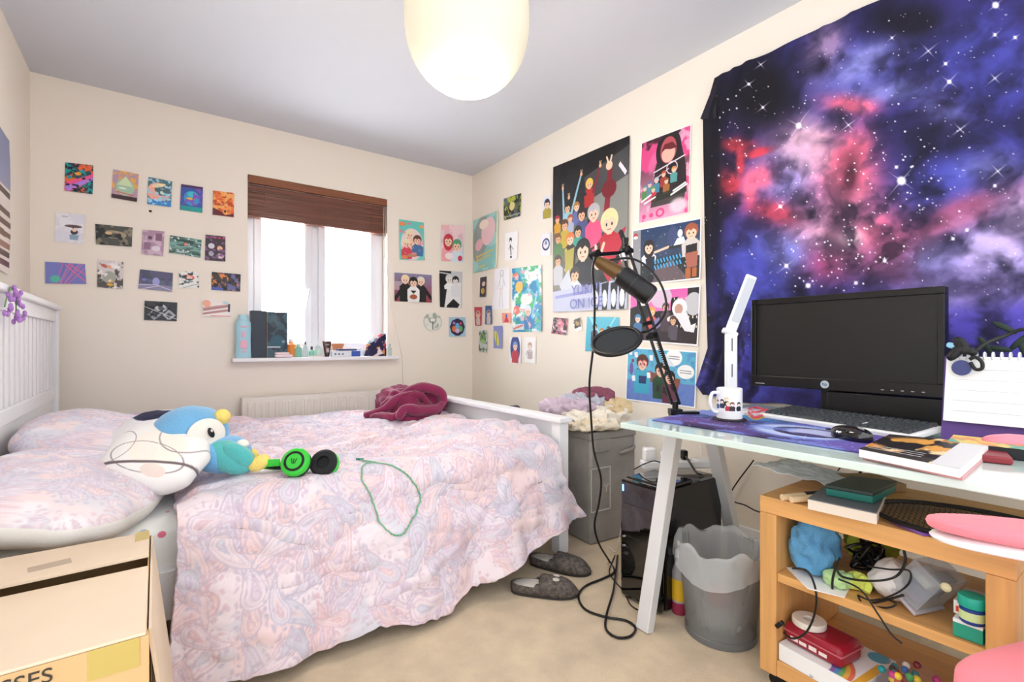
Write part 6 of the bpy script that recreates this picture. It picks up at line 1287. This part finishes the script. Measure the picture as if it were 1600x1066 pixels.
pq = [Vector((max(p.x, FX-.012), p.y, 0)) for p in pq]
qprism('purple_comb', pq, ST+.001, ST+.008, plain('purple_plastic', '7a4a9c', .3), label='purple plastic comb at the front edge of the shelf top', cat='comb', bevel=.002)
# --- middle shelf ---
MZ = .3335
lump('blue_cloth', (-.725, -2.990, MZ+.072), (.060, .046, .074), plain('denim_blue', '5f9cc8', .9, bump=.4, bscale=200), 'crumpled light blue cloth at the left of the middle shelf', 'cloth', rz=-10, amp=.012, fr=11, seed=15)
pp = [XZ(1228, 887, MZ), XZ(1262, 921, MZ), XZ(1320, 935, MZ), XZ(1330, 915, MZ), XZ(1290, 893, MZ)]
qprism('paper_sheet', pp, MZ+.0003, MZ+.0018, M_paperw, bevel=0, label='white paper sheet sticking out over the middle shelf edge', cat='paper')
lump('green_plush', (-.755, -3.058, MZ+.022), (.036, .028, .022), plain('pale_green_fabric', 'b8dc9c', .9, bump=.4), 'pale green soft cloth in front of the blue cloth', 'cloth', amp=.006, fr=20, seed=8)
lump('yellow_glove', (-.74, -3.098, MZ+.018), (.030, .020, .018), plain('lime_yellow', 'd8e468', .7), 'lime yellow rubbery item among the shelf cables', 'toy', rz=40, amp=.008, fr=30, seed=9)
lump('olive_cloth', (-.56, -3.07, MZ+.075), (.085, .05, .05), plain('olive_yellow', 'a4ac3c', .9), 'olive yellow cloth behind the black cable tangle', 'cloth', amp=.014, fr=14, seed=10)
lump('white_dust_mask', (-.71, -3.160, MZ+.044), (.052, .046, .046), plain('mask_white', 'e6e4e2', .7), 'round white dust mask in the middle of the middle shelf', 'mask', amp=.004, fr=16, seed=11, e1=1)
b = MB(); rs3 = random.Random(8)
pts = [Vector((-.66, -3.09, MZ+.06))+Vector((rs3.uniform(-.04, .04), rs3.uniform(-.035, .035), rs3.uniform(-.035, .045))) for k in range(46)]
b.tube(catmull(pts, 6), .0038, 6); b.build('cable_tangle', M_black, label='dense black cable tangle above the yellow item', cat='cable')
def SP(px, py, x): return AX(px, py, x)
lc = [((1238, 888), (1262, 893), (1275, 925), (1272, 962), (1258, 990), (1238, 998), (1224, 988)), ((1312, 872), (1302, 900), (1302, 925), (1320, 940), (1365, 942), (1412, 930)), ((1412, 858), (1414, 880), (1398, 902), (1360, 908), (1318, 902), (1306, 888)), ((1310, 905), (1345, 922), (1372, 960), (1392, 990), (1410, 1006)), ((1355, 885), (1390, 890), (1420, 892), (1420, 912), (1395, 930), (1362, 938), (1340, 930)), ((1340, 930), (1350, 944), (1385, 950), (1400, 944), (1385, 936))]
LBL_ = ('black lead with plug hanging from the middle shelf over the red tin', 'black lead looping at the left of the white mask', 'black lead arching from the shelf top round the white mask', 'black lead drooping down to the bottom shelf', 'thin black lead crossing the white mask', 'small black lead loop lying at the shelf front')
for i, l in enumerate(lc):
    cc_ = cable('shelf_cable', [SP(*q, -.828 if i in (0, 3) else -.800+.004*j) for j, q in enumerate(l)], .0028 if i < 3 else .0022, M_black, LBL_[i])
b = MB(Matrix.Translation(SP(1218, 976, -.828)) @ Matrix.Rotation(math.radians(40), 4, 'X')); b.cb((0, 0, 0), (.012, .012, .026)); b.build('cable_plug', M_black, label='black plug end dangling at the left of the shelf unit', cat='plug', bevel=.003)
# tilted clear box
CM = Mx((-.735, -3.235, MZ+.072), rz=-20) @ Matrix.Rotation(math.radians(33), 4, 'X')
cx_ = T('clear_plastic_box', 'tilted clear plastic box of small items on the middle shelf', 'box', (-.735, -3.235, MZ))
b = MB(CM); b.cb((0, 0, 0), (.085, .07, .098)); b.build('box_walls', mat('clear_box', 'c8ccd0', .1, alpha=.38), cx_, smooth=False, bevel=.003)
for i, (o_, s_, cc) in enumerate((((0, 0, -.02), (.06, .05, .03), '5a6e90'), ((-.01, .005, .015), (.05, .045, .02), 'a8b4b8'), ((.01, -.01, .03), (.05, .03, .012), '687878'), ((-.02, -.01, -.035), (.03, .03, .012), '8a7ca0'))):
    b = MB(CM); b.cb(o_, s_); b.build('contents', plain('content_'+cc, cc, .4), cx_, bevel=.004)
b = MB(CM); b.cb((0, 0, -.054), (.096, .080, .008)); b.build('box_lid', mat('clear_lid', 'd8d4dc', .1, alpha=.6), cx_, bevel=.002)
b = MB(); b.sup(SP(1478, 918, -.79), (.006, .010, .010), 1, 1, 14, 10); b.build('cream_bead', plain('bead_cream', 'd8d0a8', .4), label='small cream bead stuck by the clear plastic box', cat='bead')
def cart(name, y0, y1, x0, x1, z0, z1, m, label, m2=None, f=.5):
    t = T(name, label, 'box', ((x0+x1)/2, (y0+y1)/2, z0))
    b = MB(); b.box(x0, y0, z0, x1, y1, z0+(z1-z0)*(f if m2 else 1)); b.build('carton_lower', m, t, smooth=False, bevel=.001)
    if m2: b = MB(); b.box(x0, y0, z0+(z1-z0)*f+.0002, x1, y1, z1); b.build('carton_upper', m2, t, smooth=False, bevel=.001)
    return t
M_te = plain('carton_teal', '1f9a80', .5); M_wh = plain('carton_white3', 'eeeeee', .5)
t = cart('medicine_carton', -3.340, -3.292, -.80, -.70, MZ+.0005, MZ+.038, M_te, 'teal and white carton at the right of the middle shelf', M_wh, .78)
t = cart('medicine_carton', -3.335, -3.288, -.775, -.68, MZ+.039, MZ+.068, M_wh, 'white carton with red band stacked on the teal carton')
b = MB(); b.box(-.7755, -3.330, MZ+.044, -.775, -3.292, MZ+.056); b.build('red_band', plain('band_red', 'dc4030', .5), t, smooth=False)
jr = T('ointment_jar', 'small blue ointment jar with teal lid on the teal carton', 'jar', (-.792, -3.322, MZ+.0385)); c = Vector((-.792, -3.322, MZ+.0385))
b = MB(); b.lathe(c, [(.019, 0), (.021, .003), (.021, .032), (.019, .034)], 28); b.build('jar_body', plain('jar_blue', '20408c', .2), jr)
b = MB(); b.lathe(c, [(.0214, .008), (.0214, .026)], 28, cap=False); b.build('label', plain('jar_label', 'c8dc9c', .5), jr)
b = MB(); b.lathe(c, [(.0225, .0345), (.0235, .036), (.0235, .055), (.022, .057)], 28); b.build('lid', plain('jar_lid', '18a890', .35), jr)
# --- bottom shelf ---
BZ = .0955
rb_ = T('rainbow_carton', 'white carton with a rainbow print on the bottom shelf', 'box', (-.72, -3.0, BZ))
RBM = Mx((-.735, -3.045, BZ+.0005), rz=-6)
b = MB(RBM); b.box(-.085, -.095, 0, .10, .105, .045); b.build('carton_body', plain('carton_white3', 'eeeeee', .5), rb_, smooth=False, bevel=.002)
A = Art(120, 120, 1, 'eef0f0')
for i, cc in enumerate(('e87860', 'f0b850', '78b868', '5898d0', '8868b0')): A.O(.25, 1.0, .62-.05*i, .62-.05*i, .05, cc)
A.E(.85, .12, .12, .14, '58a8c8'); A.R(0, 0, .18, .3, '70c0d8'); A.R(.9, .3, 1, 1, 'e8b040')
U, V = A.U[..., None], A.V[..., None]; Q = [np.array(RBM @ Vector(p)) for p in ((-.085, .105, .0462), (-.085, -.095, .0462), (.10, -.095, .0462), (.10, .105, .0462))]
grid_obj('rainbow_print', Q[3]*(1-U)*(1-V)+Q[2]*U*(1-V)+Q[1]*U*V+Q[0]*(1-U)*V, A.I, M_print, parent=rb_)
tn = T('red_tin', 'dark red tin with white lettering on the rainbow carton', 'tin', (-.73, -3.03, BZ+.047))
TM = Mx((-.745, -3.015, BZ+.0475), rz=-8)
b = MB(TM); b.box(-.05, -.075, 0, .05, .075, .052); b.build('tin_body', plain('tin_red', '96182e', .3), tn, bevel=.012)
b = MB(TM); b.box(-.0515, -.0765, .030, .0515, .0765, .034); b.build('tin_seam', plain('tin_pink', 'c06070', .3), tn, bevel=.001)
for k, (u, h) in enumerate(((.045, .010), (.022, .009), (-.004, .011), (-.030, .009))):
    b = MB(TM); b.box(-.0506, u-.010, .012, -.0500, u+.010, .012+h); b.build('tin_lettering', plain('tin_white', 'e8dcd8'), tn, smooth=False)
b = MB(TM); b.lathe((-.008, .030, .0535), [(.014, .0), (.040, .0), (.041, .002), (.041, .014), (.039, .016), (.015, .016), (.013, .014), (.014, 0)], 40, cap=False); b.build('tape_roll', plain('tape_white', 'e6e0d6', .5), label='white tape roll lying on the red tin', cat='tape')
b = MB(Mx((-.735, -3.15, BZ+.001), rz=20)); b.box(-.04, -.03, 0, .10, .03, .010); b.build('dark_case', plain('case_dark', '2c2a28', .5), label='flat dark case behind the bead bag on the bottom shelf', cat='case', bevel=.003)
bb = T('bead_bag', 'clear bag of multicoloured beads on the bottom shelf', 'beads', (-.76, -3.19, BZ+.001)); rs4 = random.Random(12)
cols = ['d82030', 'e87020', 'e8c828', '30a050', '2070c0', 'c03080', '181818', '882030', 'f0e8e0', '108890']
for k in range(64):
    p = Vector((-.725+rs4.uniform(-.055, .045), -3.20+rs4.uniform(-.045, .045), BZ+.010+rs4.random()**1.3*.075)); b = MB(); b.sup(p, (.0085, .0085, .0085), 1, 1, 10, 7); cc = cols[k % 10]; b.build('bead', plain('bead_'+cc, cc, .25), bb)
b = MB(Mx((-.735, -3.20, BZ+.036))); b.sup((0, 0, .01), (.068, .060, .050), .8, .8, 36, 20, amp=.006, fr=18, seed=3); b.build('bag_film', mat('film_clear', 'c8b0b4', .15, alpha=.10), bb)
for i, (dx, dy, cc, rz) in enumerate(((-.03, .06, 'b8c0c4', 20), (-.045, .03, 'e8ece8', -30), (-.045, -.01, 'd0e0d0', 10), (-.03, -.04, 'f0f0f0', 50))):
    b = MB(Mx((-.765+dx*.4, -3.02+dy-.12*(i > 1), BZ+.007), rz=rz))
for i, (px, cc, rz, lab) in enumerate(((1270, 'b4bcc0', 20, 'grey plastic piece at the front left of the bottom shelf'), (1292, 'e4e6e2', -40, 'white plastic piece at the bottom shelf front, beside the grey one'), (1338, 'c8dcc8', 10, 'pale green strip in front of the rainbow carton'), (1350, 'f0f0f0', 60, 'white strip in front of the rainbow carton'))):
    p = AX(px, 1055, FX+.012); b = MB(Mx((FX+.014, p.y, BZ+.006), rz=rz)); b.sup((0, 0, 0), (.018, .009, .0055), .6, .6, 20, 10); b.build('plastic_piece', plain('piece_'+cc, cc, .4), label=lab, cat='plastic piece')
# ================= CHAIR =================
ch = T('desk_chair', 'coral pink padded chair with armrest, mostly beyond the right edge', 'chair', (-1.02, -3.72, 0))
M_pk = mat('pink_fabric', 'f2808c', .75, bump=.15, bscale=300, sheen=.2)
b = MB(Mx((-1.02, -3.60, .39), rz=-20)); b.sup((0, 0, 0), (.215, .225, .035), .35, .55, 80, 20); b.build('seat', M_pk, ch)
b = MB(Mx((-1.02, -3.60, .345), rz=-20)); b.sup((0, 0, 0), (.20, .21, .012), .4, .55, 60, 12); b.build('seat_shell', M_white, ch)
b = MB(Mx((-.93, -3.515, .625), rz=-64)); b.sup((0, 0, .008), (.235, .062, .014), .5, .8, 70, 16); b.build('armrest', M_pk, ch, label='pink armrest pad')
b = MB(Mx((-.93, -3.515, .609), rz=-64)); b.sup((0, 0, 0), (.230, .060, .014), .7, .8, 60, 14); b.build('armrest_shell', M_white, ch, label='white armrest underside')
b = MB(); b.tube(catmull([(-.88, -3.62, .60), (-.86, -3.68, .50), (-.90, -3.70, .40), (-.98, -3.66, .345)]), .014, 12); b.build('armrest_post', M_white, ch)
b = MB(); b.cyl((-1.02, -3.60, .06), (-1.02, -3.60, .335), .025); b.build('column', M_silver, ch)
for k in range(5):
    a_ = k*1.2566+.3; e_ = Vector((-1.02+.26*math.cos(a_), -3.60+.26*math.sin(a_), .05))
    b = MB(); b.bar((-1.02, -3.60, .075), e_+Vector((0, 0, .01)), .04, .028); lg_ = b.build('base_leg', M_white, ch, smooth=False, bevel=.004)
    b = MB(); b.cyl(e_+Vector((-.012, 0, -.025)), e_+Vector((.012, 0, -.025)), .024); b.build('castor', M_black, lg_)
# ================= CARDBOARD BOX =================
M_cd = mat('cardboard', 'd3ae7c', .8, vary=.08, vscale=5, bump=.1, bscale=90); M_cdl = mat('cardboard_lit_flap', 'e2cdb4', .8, vary=.06, vscale=5)  # flaps get a paler cardboard, the light on them put into the colour
bxr = T('cardboard_box', 'large taped cardboard box with closed flaps, front left corner', 'box', (-2.43, -2.36, 0))
BM = Mx((0, 0, 0))
bx0, bx1, by0, by1, bz = -2.695, -2.196, -2.605, -2.095, .492
b = MB(); b.box(bx0, by0, 0, bx1, by0+.006, bz); b.build('front_wall', M_cd, bxr, smooth=False, bevel=.001)
b = MB(); b.box(bx0, by1-.006, 0, bx1, by1, bz); b.build('back_wall', M_cd, bxr, smooth=False, bevel=.001)
b = MB(); b.box(bx1-.006, by0+.0065, 0, bx1, by1-.0065, bz); b.build('side_wall', M_cd, bxr, smooth=False, bevel=.001)
b = MB(); b.box(bx0, by0+.0065, 0, bx0+.006, by1-.0065, bz); b.build('side_wall', M_cd, bxr, smooth=False, bevel=.001)
b = MB(); b.box(bx0, by0, bz+.0005, bx1-.004, -2.312, bz+.006); b.build('flap', M_cdl, bxr, smooth=False, bevel=.002)
b = MB(); b.add([(bx0, -2.300, bz+.012), (bx1-.004, -2.292, bz+.016), (bx1-.004, by1, bz+.004), (bx0, by1, bz+.004), (bx0, -2.300, bz+.018), (bx1-.004, -2.292, bz+.022), (bx1-.004, by1, bz+.009), (bx0, by1, bz+.009)],
                [(0, 3, 2, 1), (4, 5, 6, 7), (0, 1, 5, 4), (1, 2, 6, 5), (2, 3, 7, 6), (3, 0, 4, 7)]); b.build('flap', M_cdl, bxr, smooth=False)
b = MB(); b.add([(bx1-.003, by0+.02, bz), (bx1+.003, by0+.02, bz), (bx1+.040, by0+.05, bz-.30), (bx1+.040, by1-.05, bz-.30), (bx1+.003, by1-.01, bz), (bx1+.034, by0+.05, bz-.30), (bx1+.034, by1-.05, bz-.30), (bx1-.003, by1-.01, bz)],
                [(1, 2, 3, 4), (0, 7, 6, 5), (0, 5, 2, 1), (5, 6, 3, 2), (6, 7, 4, 3), (7, 0, 1, 4)]); b.build('side_flap', M_cdl, bxr, smooth=False)
M_tape = mat('parcel_tape', 'd8c070', .15, alpha=.7)
b = MB(); b.box(bx1-.075, by0-.0012, bz-.045, bx1-.012, by0-.0002, bz+.001); b.build('tape', M_tape, bxr, smooth=False)
b = MB(); b.box(bx1-.03, by1-.12, bz+.012, bx1-.004, by1-.002, bz+.0135); b.build('tape', M_tape, bxr, smooth=False)
tp_ = AY(42, 1066, by0); text('box_lettering', 'SSES', .030, plain('ink_dark', '3a342c', .7), bxr, Mx((tp_.x, by0-.0008, tp_.z), rx=90))
b = MB(Mx((-2.36, -2.22, bz+.0155), rz=10, rx=-2.5)); b.box(-.035, -.02, 0, .03, .018, .0008); b.build('shipping_mark', plain('ink_grey', 'b8a590', .8), bxr, smooth=False)
# dark item hanging over behind the footboard
b = MB(Mx((-.60, -1.42, .565), rz=85)); b.sup((0, 0, 0), (.07, .035, .05), .7, .7, 30, 18, amp=.012, fr=16, seed=6); b.build('dark_scarf', plain('scarf_dark', '4a4050', .9), label='small dark cloth behind the footboard rail', cat='cloth')
